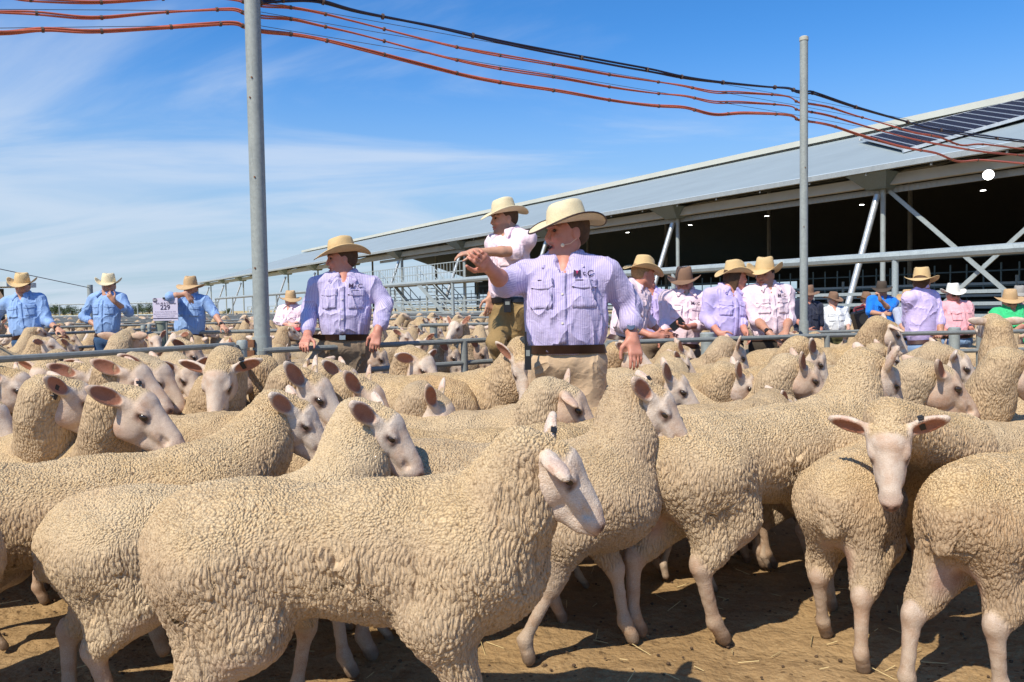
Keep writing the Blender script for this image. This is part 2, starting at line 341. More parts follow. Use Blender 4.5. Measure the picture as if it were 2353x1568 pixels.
def head_mesh(ears, h=.0036, roman=0.):
    """ears: dict l=(el,sweep,roll) r=(...)"""
    P = [ell((0, 0, 0), (.078, .060, .066), grp=0), cap((.03, 0, .004), (.165, 0, -.050), .054, .031, k=.03),
         cap((.05, 0, .030+roman), (.165, 0, -.026), .027, .021, k=.02), ell((.180, 0, -.056), (.038, .030, .030), k=.015), ell((.190, 0, -.078), (.024, .018, .012), k=.008),
         cap((.0, 0, -.066), (.085, 0, -.080), .046, .026, k=.025), cap((.085, 0, -.080), (.165, 0, -.084), .026, .018, k=.015), ell((.018, .034, -.045), (.052, .024, .046), k=.02), ell((.018, -.034, -.045), (.052, .024, .046), k=.02),
         ell((.005, 0, .045), (.045, .045, .03), k=.03)]
    for s in (1, -1):
        P += [ell((.050, s*.046, .024), (.030, .015, .013), rotm(0, .45), k=.010), ell((.062, s*.060, .005), (.018, .014, .011), k=.006, sub=True), cap((.085, s*.046, -.008), (.155, s*.030, -.045), .006, .010, k=.012, sub=True),
              ell((.080, s*.030, -.018), (.05, .008, .012), rotm(0, .35), k=.02),
              ell((.2125, s*.0135, -.052), (.012, .0065, .0055), rotm(s*.5, .5), k=.003, sub=True), cap((.208, s*.008, -.0790), (.152, s*.033, -.079), .004, .003, k=.003, sub=True)]
    fr = {}
    for k, s in (('l', 1), ('r', -1)):
        q, fr[k] = ear_prims(s, *ears[k]); P += q
    V, Q = isosurf(P, h); V = relax(V, Q, 1, .4)
    tint = np.tile(WHITE, (len(V), 1)); x, y, z = V.T
    def blend(m, c): m = np.clip(m, 0, 1)[:, None]; tint[:] = tint*(1-m)+np.array(c)*m
    blend((x-.170)/.05*.7, (.62,.42,.34)); blend(1.5-np.hypot((x-.214), (z+.055))/.016, NOSE)
    blend((1-np.abs(z+.0795)/.004)*np.clip((x-.150)/.02,0,1)*(1-np.clip((np.abs(y)-.034)/.01,0,1)), (.22,.13,.10)); blend(np.clip((-.02-z)/.05,0,1)*np.clip((.10-x)/.08,0,1)*.35, (.70,.50,.42))
    for s in (1, -1):
        dd = np.sqrt(((x-.060)/1.25)**2+(y-s*.055)**2+(z-.008)**2); blend(1.5-dd/.019, (.26, .14, .10)); dl_ = np.sqrt(((x-.056)/1.6)**2+(y-s*.056)**2+((z-.022)*1.8)**2); blend(1.2-dl_/.016, (.80, .74, .68))
        dd = np.sqrt((x-.074)**2+(y-s*.05)**2+((z+.006)*.8)**2); blend(1.1-dd/.015, (.12, .07, .05)); dn_ = np.sqrt((x-.214)**2+((y-s*.0135)*.8)**2+(z+.052)**2); blend(1.3-dn_/.009, (.05, .025, .02))
    for k, (c0, e1, e2, e3) in fr.items():
        L = .060; rel = V-c0; a, b, c = rel @ e1, rel @ e2, rel @ e3
        inner = (c > -.0055)*(np.hypot(a/L, b/.030) < .92)*(np.abs(c) < .02)*(a > -L)
        blend(inner*np.clip((.94-np.hypot(a/L, b/.030))*8, 0, 1)*.9, EARIN)
        blend(((np.hypot(a/L, b/.030) < 1.25) & (c <= -.0055) & (np.abs(c) < .022) & (a > -L*.5))*.55, (.80, .66, .58))
    wool = np.clip((.030-x)/.02, 0, 1)*np.clip((z-.030+(.02-x)*.6)/.016, 0, 1)*np.clip((.062-np.abs(y))/.012, 0, 1)
    wool = np.maximum(wool, np.clip((-.035-x)/.02, 0, 1)*(np.abs(y) < .075))
    return V, Q, tint, wool, fr
EARS = {'side': dict(l=(.22, .80, .1), r=(.22, .80, .1)), 'up': dict(l=(.55, .75, .0), r=(.48, .75, .0)), 'droop': dict(l=(.75, .55, .0), r=(.02, -.50, (-.2, 1., -.9))),
        'back': dict(l=(.05, 1.05, .1), r=(.10, 1.05, .1)), 'flat': dict(l=(.14, .30, .2), r=(.10, .30, .2)), 'fold': dict(l=(.35, .6, .2), r=(-.35, .75, .5))}
_HM = {}
def get_head(kind, h):
    k = (kind, h)
    if k not in _HM: _HM[k] = head_mesh(EARS[kind], h)
    return _HM[k]

def leg_prims(P, side, rear, dx=0., lift=0., y0=.095):
    y = side*y0
    if rear:
        hock = np.array((-.445+dx*.62, y, .275+lift*.6)); fet = np.array((-.425+dx*.95-lift*.35, y*1.02, .085+lift)); toe = np.array((-.385+dx-lift*.6, y*1.02, .022+lift*.85)); st = np.array((-.26+dx*.25, y*1.08, .42+lift*.2))
        P += [cap((-.33, side*.072, .56), st*np.array((1, .85, 1)), .132, .088, k=.06), cap(st*np.array((1, .9, 1)), hock*.84+st*.16, .086, .046, k=.04), cap((-.435, side*.068, .54), hock*.8+st*.2+np.array((0, 0, .02)), .072, .040, k=.05),
              cap(hock*.7+st*.3, hock, .038, .031, k=.02, grp=1), ell(hock+np.array((-.018, 0, .012)), (.026, .022, .034), k=.015, grp=1), cap(hock+np.array((-.008, 0, .0)), fet, .0255, .0185, k=.02, grp=1), ell(fet, (.026, .023, .026), k=.015, grp=1), cap(fet, toe, .021, .024, k=.012, grp=1)]
    else:
        knee = np.array((.335+dx*.6+lift*.25, y, .275+lift*.35)); fet = np.array((.325+dx*.95-lift*.3, y, .085+lift)); toe = np.array((.352+dx-lift*.5, y, .022+lift*.8)); el = np.array((.27+dx*.15, side*.105, .45))
        P += [cap((.36, side*.075, .56), el, .13, .085, k=.05), cap(el, knee*.80+el*.20, .080, .044, k=.04), cap(el*.4+knee*.6, knee, .042, .030, k=.02, grp=1),
              ell(knee, (.031, .027, .035), k=.015, grp=1), cap(knee, fet, .022, .0185, k=.02, grp=1), ell(fet, (.025, .023, .026), k=.015, grp=1), cap(fet, toe, .021, .024, k=.012, grp=1)]
    return toe
STANCE = {'walk': ((-.10, 0), (.10, 0), (.10, 0), (-.08, .0)), 'walk2': ((.12, 0), (-.12, .0), (-.10, .03), (.12, 0)), 'stand': ((0, 0), (.04, 0), (-.02, 0), (.03, 0)), 'stride': ((.10, 0), (-.10, 0), (.12, 0), (-.26, 0)), 'wide': ((-.16, 0), (.02, 0), (.05, 0), (-.05, 0))}
BODY_TAG = []
def sheep_mesh(name, head_l, R_head, hs=1., stance='stand', h=.011, hh=.0042, ears='side', fat=1., rump=0., neck_r=1., tail=True, ln=1., bend=(0, 0, 0), fine=True):
    """geometry in unit-sheep local coords. head_l: cranium centre; R_head: 3x3 in local frame"""
    P = [ell((-.30, 0, .575+rump), (.245, .175*fat, .185), k=.08), ell((-.05, 0, .572+.12*(1-fat)), (.33, .172*fat, .172*fat), k=.08), ell((.16, 0, .560+.10*(1-fat)), (.29, .178*fat, .195*fat**.7), k=.08),
         ell((.36, 0, .555), (.17, .150*fat, .20*fat**.5), k=.08), ell((-.44, 0, .60+rump), (.12, .12, .13), k=.06)]
    if tail: P.append(cap((-.53, 0, .60+rump), (-.555, 0, .50+rump), .045, .028, k=.04))
    st = STANCE[stance]
    leg_prims(P, 1, True, *st[0]); leg_prims(P, -1, True, *st[1]); leg_prims(P, 1, False, *st[2]); leg_prims(P, -1, False, *st[3])
    for p in P:
        for q in ('a', 'b', 'c'):
            if q in p: p[q][0] *= ln
        if p['t'] == 'e': p['r'][0] *= ln
    H = np.array(head_l, float); bk = R_head @ np.array((-.085, 0, -.020))*hs; e = H+bk; s0 = np.array((.34*ln, 0, .60)); s1 = np.array((.44*ln, 0, .60))
    low = R_head @ np.array((-.085, 0, -.095))*hs
    mid = (s1*.40+e*.60)+np.array((0, 0, -.12*max(0, e[2]-.66)-.01))+np.array(bend); neck_r *= 1.03
    P += [cap(s0, mid, .150, .112*neck_r, k=.08), cap(s1-np.array((0, 0, .06)), (mid+H+low)/2, .125, .088*neck_r, k=.06), cap(mid, e, .112*neck_r, .080*hs, k=.05), cap(mid, H+low, .096*neck_r, .060*hs, k=.05),
          ell(H+R_head @ np.array((-.030, 0, .034))*hs, (.052*hs, .050*hs, .040*hs), R_head, k=.03)]
    V, Q = isosurf(P, h); V = relax(V, Q, 2, .5)
    dw = evalp(P, V, 0); db = evalp(P, V, 1); wool = np.clip((db-dw)/.020+.5, 0, 1)
    # bare skin between the hind legs, under the docked tail
    x, y, z = V.T
    bare = np.clip((-.38-x)/.06, 0, 1)*np.clip((.47-z)/.05, 0, 1)*np.clip((.075-np.abs(y))/.03, 0, 1)*np.clip((z-.31)/.06, 0, 1)
    belly = np.clip((.40-z)/.03, 0, 1)*np.clip((.27-np.abs(x+.02))/.05, 0, 1)*.6
    wool = wool*(1-bare)*(1-belly)
    tint = np.tile(WHITE*np.array((.80, .75, .70)), (len(V), 1)); tint = tint*(1-bare[:, None])+np.array((.50, .36, .29))*bare[:, None]
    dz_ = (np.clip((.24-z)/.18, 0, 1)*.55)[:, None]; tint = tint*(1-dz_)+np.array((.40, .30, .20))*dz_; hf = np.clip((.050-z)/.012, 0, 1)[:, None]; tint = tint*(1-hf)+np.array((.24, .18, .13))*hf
    kn = (np.clip(1-np.abs(z-.26)/.05, 0, 1)*.25)[:, None]; tint = tint*(1-kn)+TAN*kn
    if not fine:
        q = .0035*(np.sin(x*61+2*np.sin(z*37))*np.sin(z*53+2*np.sin(y*41))+np.sin(y*67+2*np.sin(x*31))*.8)*wool
        ctr = np.array((0, 0, .5)); dr = V-np.stack([np.clip(x, -.35, .4), 0*y, np.full(len(x), .52)], 1); dr /= np.linalg.norm(dr, axis=1)[:, None]+1e-6; V = V+dr*q[:, None]
    HV, HQ, ht, hw, fr = get_head(ears, hh)
    HV2 = (HV*hs) @ R_head.T+H
    dback = evalp(P, HV2, 0)
    hw2 = np.where(HV[:, 0] < .045, np.maximum(hw, 0), hw)
    V = np.concatenate([V, HV2]); Q = np.concatenate([Q, HQ+len(tint)]); tint = np.concatenate([tint, ht]); wool = np.concatenate([wool, hw2])
    me = mesh_np(name, V, Q)
    # flank factor from face orientation
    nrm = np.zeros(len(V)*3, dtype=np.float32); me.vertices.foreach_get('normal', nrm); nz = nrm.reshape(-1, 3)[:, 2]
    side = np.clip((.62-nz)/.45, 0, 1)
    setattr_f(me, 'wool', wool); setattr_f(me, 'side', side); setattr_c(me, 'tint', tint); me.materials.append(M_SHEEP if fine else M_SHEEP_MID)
    return me, fr
def uv_sphere(r, seg=14, ring=8, sc=(1, 1, 1)):
    V = []; F = []
    for i in range(ring+1):
        a = PI*i/ring
        for j in range(seg):
            b = 2*PI*j/seg; V.append((r*sc[0]*math.sin(a)*math.cos(b), r*sc[1]*math.sin(a)*math.sin(b), r*sc[2]*math.cos(a)))
    for i in range(ring):
        for j in range(seg): F.append((i*seg+j, i*seg+(j+1) % seg, (i+1)*seg+(j+1) % seg, (i+1)*seg+j))
    return np.array(V), np.array(F)
def sheep_parts(root, H, R, hs, eyes=True, tag=None, fr=None, s=1.):
    if eyes:
        for sd in (1, -1):
            v, f = uv_sphere(.0145*hs, 12, 8, (1.15, .8, .9)); me = mesh_np('eye', v @ R.T, f); me.materials.append(M_EYE)
            link('eye', me, None, root, Vector(H+R @ np.array((.060, sd*.0485, .009))*hs))
    if tag and fr:
        c0, e1, e2, e3 = fr[tag]; c = H+R @ (c0-e1*.012+e2*.018)*hs; E = R @ np.stack([e1, e2, e3], 1)
        m = MB(); RR = Matrix(E.tolist()); m.box((0, 0, -.0115*hs), (.017*hs, .038*hs, .003), RR); m.box((0, 0, .0045*hs), (.017*hs, .038*hs, .003), RR); m.box((0, .019*hs, -.0035*hs) if False else tuple(E[:, 1]*.019*hs-E[:, 2]*.0035*hs), (.017*hs, .003, .018*hs), RR)
        o = m.build('ear_tag', M_TAG, root, smooth=False); o.location = Vector(c); o['label'] = 'black tag clipped on the ear'
SHEEP = []
def sheep(label, back, yaw, s=None, head=None, hyaw=0., hp=25., hr=0., ears='side', stance='stand', tag=None, h=.011, hh=.0042, hs=.88, sub=0, fat=1., group='sheep crowded in the yard', xoff=0., neck_r=1., drop=.0, h_back=.755, rump=0., ln=.95, bend=(0, 0, 0), fixed=False, reach=(.54, .72)):
    """back=(px,py,d): the highest line of the back at mid body. head=(px,py,d): cranium centre. hyaw: 0 = faces picture right, 90 = away, -90 = to the camera"""
    if fat == 1.: fat = .90+.09*math.sin(len(SHEEP)*2.3)
    B = at(*back); g = gz(B.x, B.y); s = s or (B.z-g)/h_back
    yaw = math.radians(yaw); c, sn = math.cos(yaw), math.sin(yaw)
    bx, by = B.x-c*xoff*s, B.y-sn*xoff*s
    Rb = np.array([[c, sn, 0], [-sn, c, 0], [0, 0, 1]])      # world -> local
    if head is None: Hl = np.array((.66, 0, .86)); Rh = rotm(0, math.radians(hp))
    else:
        Hw = at(*head); Hl = Rb @ np.array((Hw.x-bx, Hw.y-by, Hw.z-g))/s
        if not fixed:
            nx = min(max(Hl[0], reach[0]*ln), reach[1]*ln); sh = (Hl[0]-nx)*s; bx += c*sh; by += sn*sh; g = gz(bx, by); Hl[0] = nx
        Rh = Rb @ rotm(math.radians(hyaw), math.radians(hp), math.radians(hr))
    hs_l = hs/s if head is not None else .88
    me, fr = sheep_mesh('sheep', Hl, Rh, hs_l, stance, h, hh, ears, fat, rump, neck_r, ln=ln, bend=bend, fine=bool(sub))
    o = link('sheep', me, None); o.location = (bx, by, g); o.rotation_euler = (0, 0, yaw); o.scale = (s, s, s)
    if sub:
        m = o.modifiers.new('sub', 'SUBSURF'); m.levels = sub; m.render_levels = sub
    pin(o, label, 'sheep', group)
    sheep_parts(o, Hl, Rh, hs_l, True, tag, fr, s)
    SHEEP.append((bx, by, yaw, s)); return o
# ---------------------------------------------------------------- people
def mat_cloth(name, color, stripes=None, fold=.010, pitch=.0085):
    t = NT(name); v = t.obj()
    if stripes:
        la = t.node('ShaderNodeAttribute', attribute_name='lat').outputs['Fac']
        w = t.math('SINE', t.math('MULTIPLY', la, 2*PI/pitch)); c = t.mix(t.rng(w, -.25, .35), color, stripes)
    else: c = t.mix(t.rng(t.noise(v, 40., 3).outputs[0], .3, .7), tuple(x*.94 for x in color), tuple(min(1, x*1.05) for x in color))
    wv = t.noise(v, 700., 1)
    f1 = t.noise(t.map(v, (1.1, 1.1, .7), (.35, .25, 0)), 6.0, 1.5, .4, .9)
    ridge = t.math('POWER', t.math('SUBTRACT', 1., t.math('ABSOLUTE', t.math('MULTIPLY_ADD', f1.outputs[0], 5.0, -2.5))), 2.)
    ridge = t.math('MAXIMUM', ridge, 0.)
    f2 = t.noise(t.map(v, (1, 1, 1.3), (0, .5, .4)), 24., 2, .5, .9)
    h = t.math('ADD', t.math('MULTIPLY', ridge, fold*.95), t.math('MULTIPLY', f2.outputs[0], fold*.38))
    h = t.math('ADD', h, t.math('MULTIPLY', wv.outputs[0], .0004))
    dn = t.node('ShaderNodeDisplacement', {'Height': h, 'Midlevel': fold*.5, 'Scale': 1.}); t.l.new(dn.outputs[0], t.out.inputs['Displacement']); t.m.displacement_method = 'BOTH'
    t.set(color=c, rough=.85, spec=.15, sheen=.15); return t.m
def mat_skin():
    t = NT('skin'); v = t.obj(); tint = t.node('ShaderNodeAttribute', attribute_name='tint').outputs['Color']
    n = t.noise(v, 30., 4, .6); c = t.mix(t.rng(n.outputs[0], .3, .7), tint, t.mix(1., tint, (.90, .78, .72), 'MULTIPLY'))
    t.set(color=c, rough=.5, spec=.4); t.b.inputs['Subsurface Weight'].default_value = .12; t.b.inputs['Subsurface Radius'].default_value = (.012, .004, .002); t.b.inputs['Subsurface Scale'].default_value = 1.
    t.bump(t.noise(v, 320., 2).outputs[0], .25, .0015); return t.m
def mat_straw(name, c):
    t = NT(name); v = t.obj()
    u = t.node('ShaderNodeAttribute', attribute_name='ring').outputs['Fac']
    w = t.math('SINE', t.math('MULTIPLY', u, 2*PI/.006)); n = t.noise(v, 240., 3, .7); n2 = t.noise(v, 12., 3)
    cc = t.mix(t.rng(n.outputs[0], .3, .75), tuple(x*.80 for x in c), tuple(min(1, x*1.14) for x in c)); cc = t.mix(t.math('MULTIPLY', t.rng(n2.outputs[0], .5, .7), .3), cc, tuple(x*.7 for x in c))
    cc = t.mix(t.math('MULTIPLY', t.rng(w, -1, 1), .22), cc, tuple(x*.7 for x in c))
    t.set(color=cc, rough=.7, spec=.25); t.bump(t.math('ADD', w, t.math('MULTIPLY', n.outputs[0], 2.)), .5, .0012); return t.m
M_SKIN = mat_skin()
STRAW = mat_straw('straw_pale', (.80, .69, .45)); STRAW2 = mat_straw('straw_golden', (.72, .52, .26)); FELT = simple('felt_brown', (.23, .135, .085), .9, var=.2); FELT2 = simple('felt_dark', (.075, .055, .04), .9, var=.2)
WHITEHAT = mat_straw('straw_white', (.86, .84, .76)); TANHAT = mat_straw('straw_tan', (.62, .42, .22)); GREYHAT = simple('hat_grey', (.33, .32, .30), .9)
M_LEATHER = simple('leather_brown', (.05, .022, .014), .45, var=.25); M_BOOT = simple('boot_leather', (.07, .035, .02), .5, var=.2); M_BLACK = simple('black_plastic', (.015, .015, .017), .4, var=.1)
M_STEEL = simple('watch_steel', (.6, .6, .6), .25, 1.); M_BUCKLE = M_STEEL
M_HAIRS = {k: simple('hair_'+k, c, .8, var=.3, scale=60) for k, c in dict(brown=(.085, .045, .022), dark=(.03, .018, .012), fair=(.34, .2, .085), grey=(.35, .33, .31)).items()}
M_LOGO = simple('logo_ink', (.035, .02, .05), .7, var=.05); M_LOGO2 = simple('logo_magenta', (.45, .03, .12), .7, var=.05); M_GLASSES = simple('sunglasses_lens', (.01, .01, .012), .15); M_TOOTH = simple('teeth', (.75, .7, .6), .4)
def unit(v): v = np.asarray(v, float); return v/max(np.linalg.norm(v), 1e-9)
def A(v): return np.array((v.x, v.y, v.z))
def project(prims, P, d, start=.3, n=60):
    """march points P along -d from outside until they meet the surface"""
    P = P+d*start; ok = np.ones(len(P), bool)
    for _ in range(n):
        f = evalp(prims, P); P = P-d*np.clip(f, -.02, .05)[:, None]*.8
    return P
def decal(name, prims, c, u, v, w, h, mat, parent, d, nu=10, nv=8, th=.004, shape=None, arr=None):
    """thin cloth patch that follows the surface: centre c, axes u (across) and v (up)"""
    U, W_ = np.meshgrid(np.linspace(-.5, .5, nu), np.linspace(-.5, .5, nv)); U = U.ravel(); W_ = W_.ravel(); W2 = W_.copy()
    if shape == 'flap': W2 = np.where(W_ < -.49, W_+.28*(np.abs(U)*2)**1.5*1.0, W_)
    P = c+np.outer(U*w, u)+np.outer(W2*h, v); P = project(prims, P, d); outer = P+d*th; inner = P-d*.004
    V = np.concatenate([outer, inner]); N = nu*nv; Q = []
    for j in range(nv-1):
        for i in range(nu-1):
            a = j*nu+i; Q += [(a, a+1, a+nu+1, a+nu), (N+a+nu, N+a+nu+1, N+a+1, N+a)]
    rim = [i for i in range(nu)]+[j*nu+nu-1 for j in range(1, nv)]+[(nv-1)*nu+i for i in range(nu-2, -1, -1)]+[j*nu for j in range(nv-2, 0, -1)]
    for a, b in zip(rim, rim[1:]+rim[:1]): Q.append((b, a, N+a, N+b))
    me = mesh_np(name, V, Q); me.materials.append(mat)
    setattr_f(me, 'lat', np.concatenate([U*w, U*w])); return link(name, me, None, parent)
def text_mesh(txt, size, bold=0.):
    cu = bpy.data.curves.new('t', 'FONT'); cu.body = txt; cu.size = size; cu.align_x = 'CENTER'; cu.align_y = 'CENTER'; cu.offset = bold; cu.resolution_u = 3
    o = bpy.data.objects.new('t', cu); COL.objects.link(o); bpy.context.view_layer.update()
    me = bpy.data.meshes.new_from_object(o.evaluated_get(bpy.context.evaluated_depsgraph_get())); bpy.data.objects.remove(o); return me
def text_on(name, txt, size, mat, parent, c, u, v, d, prims=None, bold=0., off=.0062, italic=0.):
    me = text_mesh(txt, size, bold); n = len(me.vertices); co = np.zeros(n*3); me.vertices.foreach_get('co', co); co = co.reshape(-1, 3)
    P = c+np.outer(co[:, 0]+italic*co[:, 1], u)+np.outer(co[:, 1], v)
    if prims is not None: P = project(prims, P, d)
    P = P+d*off; me.vertices.foreach_set('co', P.ravel().astype(np.float32)); me.update(); me.name = name; me.materials.clear(); me.materials.append(mat); return link(name, me, None, parent)

def hand_prims(W, D, N, side, sc=1., curl=.5, spread=.07, point=False, k=.007):
    """W wrist, D towards the knuckles, N palm normal (palm faces N), side: direction of the thumb = cross based"""
    D = unit(D); N = unit(np.asarray(N)-D*(np.asarray(N) @ D)); T = unit(np.cross(N, D))*side       # T: towards the thumb
    P = [cap(W-D*.02*sc, W+D*.03*sc, .026*sc, .026*sc, k=.02, grp=1)]
    for q in (-.026, -.009, .009, .026): P.append(cap(W+D*.02*sc+T*q*.7*sc, W+D*.092*sc+T*q*sc, .0155*sc, .0115*sc, k=.012, grp=1))
    for i, (q, L) in enumerate(((.029, .070), (.010, .080), (-.010, .074), (-.028, .058))):
        a = W+D*.092*sc+T*q*sc; ang = curl*(.75+.18*i) if not (point and i == 0) else .12; f = unit(D+T*q*spread*12); r = .0092-.0006*i
        for seg, frac in enumerate((.45, .32, .23)):
            an = ang*(seg+.6); dd = f*math.cos(an)+N*math.sin(an); b = a+dd*L*frac*sc; P.append(cap(a, b, r*sc, (r-.0008)*sc, k=k if seg == 0 else .003, grp=1)); a = b; r -= .0007
    a = W+D*.028*sc+T*.028*sc; b = a+unit(D*.62+T*.7+N*.35)*.042*sc; c = b+unit(D*.85+T*.2+N*.45)*.030*sc; e = c+unit(D*.9+N*.35)*.024*sc
    P += [cap(a, b, .0155*sc, .0115*sc, k=.012, grp=1), cap(b, c, .0108*sc, .0098*sc, k=.004, grp=1), cap(c, e, .0095*sc, .008*sc, k=.003, grp=1)]
    return P
def face_prims(C, R, sc, mouth=0., male=True):
    def q(x, y, z): return C+R @ np.array((x, y, z))*sc
    e = lambda c, r, **k: ell(q(*c), np.array(r)*sc, R, **k)
    jw = 1. if male else .9
    P = [e((-.012, 0, .028), (.098, .077, .098), grp=2), e((.028, 0, -.03), (.066, .060*jw, .088), k=.03, grp=2), cap(q(-.005, .048*jw, -.055), q(.07, .018, -.098), .022*sc, .018*sc, k=.03, grp=2), cap(q(-.005, -.048*jw, -.055), q(.07, -.018, -.098), .022*sc, .018*sc, k=.03, grp=2),
         e((.078, 0, -.098), (.020, .022, .017), k=.02, grp=2), e((.085, 0, .036), (.018, .050, .010), k=.016, grp=2), e((.078, .036, -.022), (.020, .020, .018), k=.02, grp=2), e((.078, -.036, -.022), (.020, .020, .018), k=.02, grp=2)]
    for s in (1, -1): P += [e((.095, s*.031, .014), (.014, .017, .010), k=.010, sub=True, grp=2), e((-.008, s*.079, -.004), (.021, .008, .031), k=.006, grp=2), e((.104, s*.011, -.027), (.009, .007, .006), k=.006, grp=2)]
    P += [cap(q(.090, 0, .020), q(.110, 0, -.020), .008*sc, .0105*sc, k=.010, grp=2), e((.096, 0, -.052), (.012, .026, .0065), k=.006, grp=2), e((.093, 0, -.068), (.012, .022, .0075), k=.006, grp=2)]
    if mouth: P.append(e((.104, 0, -.061), (.020, .021, .0035+mouth), k=.003, sub=True, grp=2))
    return P
def make_hat(parent, C, R, sc, mat, band, rx=.205, ry=.19, curl=.055, dip=.035, crown=.118, tilt=0., edge=None, flat=False):
    """wide-brimmed hat: C head centre"""
    R = R @ rotm(0, tilt); O = C+R @ np.array((-.006, 0, .056))*sc
    V = []; ring = []; seg = 44; prof = []
    a0, b0 = .101, .086
    # crown profile from the brim line up to the creased top
    for i in range(9):
        t = i/8; prof.append((1-.16*t**1.6, t*crown*.92))
    prof += [(.74, crown*1.0), (.60, crown*1.01), (.40, crown*.93), (.2, crown*.86), (.01, crown*.83)]
    for k_, z in prof:
        for j in range(seg):
            a = 2*PI*j/seg; x, y = a0*k_*math.cos(a), b0*k_*math.sin(a)
            zz_ = z; top = sstep(.55, 1., z/crown)
            pinch = top*(math.exp(-((x-.055)/.035)**2)*.017)                # front pinch narrows the crown
            y -= math.copysign(min(abs(y), pinch), y)
            zz_ -= top*.010*max(0, x/a0)+top*.004*math.cos(2*a)
            V.append((x, y, zz_)); ring.append(z+(1-k_)*.1)
    F = []; npf = len(prof)
    for i in range(npf-1):
        for j in range(seg): F.append((i*seg+j, i*seg+(j+1) % seg, (i+1)*seg+(j+1) % seg, (i+1)*seg+j))
    base = len(V); nb = 10
    def brim(r_, a, lo):
        x = (a0+(rx-a0)*r_)*math.cos(a); y = (b0+(ry-b0)*r_)*math.sin(a); s2 = math.sin(a)**2
        z = curl*s2*r_**2.0-dip*(math.cos(a)**2)*r_**1.5*(1. if math.cos(a) > 0 else .75)-.006*r_+.004*math.sin(3*a+1)*r_
        y *= 1-.10*r_*s2*(curl/.06)
        return (x, y, z+lo)
    for lo in (.0, -.0045):
        for i in range(nb+1):
            for j in range(seg): V.append(brim(i/nb, 2*PI*j/seg, lo)); ring.append(.3+i/nb*.1)
    top = base; bot = base+(nb+1)*seg
    for i in range(nb):
        for j in range(seg):
            j2 = (j+1) % seg; F.append((top+i*seg+j, top+(i+1)*seg+j, top+(i+1)*seg+j2, top+i*seg+j2)); F.append((bot+i*seg+j, bot+i*seg+j2, bot+(i+1)*seg+j2, bot+(i+1)*seg+j))
    for j in range(seg): j2 = (j+1) % seg; F.append((top+nb*seg+j, bot+nb*seg+j, bot+nb*seg+j2, top+nb*seg+j2))
    V = O+(np.array(V)*sc) @ R.T; F = np.array(F)
    me = mesh_np('hat', V, F); setattr_f(me, 'ring', ring); me.materials.append(mat); h = link('hat', me, None, parent)
    if band is not None:
        m = MB(); pts = []
        for dz in (.002, .014, .026):
            k_ = 1-.16*(dz/crown)**1.6
            pts.append([tuple(O+R @ (np.array(((a0*k_+.003)*math.cos(2*PI*j/seg), (b0*k_+.003)*math.sin(2*PI*j/seg), dz))*sc)) for j in range(seg)])
        Vb = sum(pts, []); m.add(Vb, [(i*seg+j, i*seg+(j+1) % seg, (i+1)*seg+(j+1) % seg, (i+1)*seg+j) for i in range(2) for j in range(seg)]); m.build('hat_band', band, h)
    if edge is not None:
        m = MB(); m.tube([tuple(O+R @ (np.array(brim(1., 2*PI*j/seg, -.002))*sc)) for j in range(seg+1)], .0042*sc, 6, cap=False); m.build('hat_edge', edge, h)
    return h
PEOPLE = 0
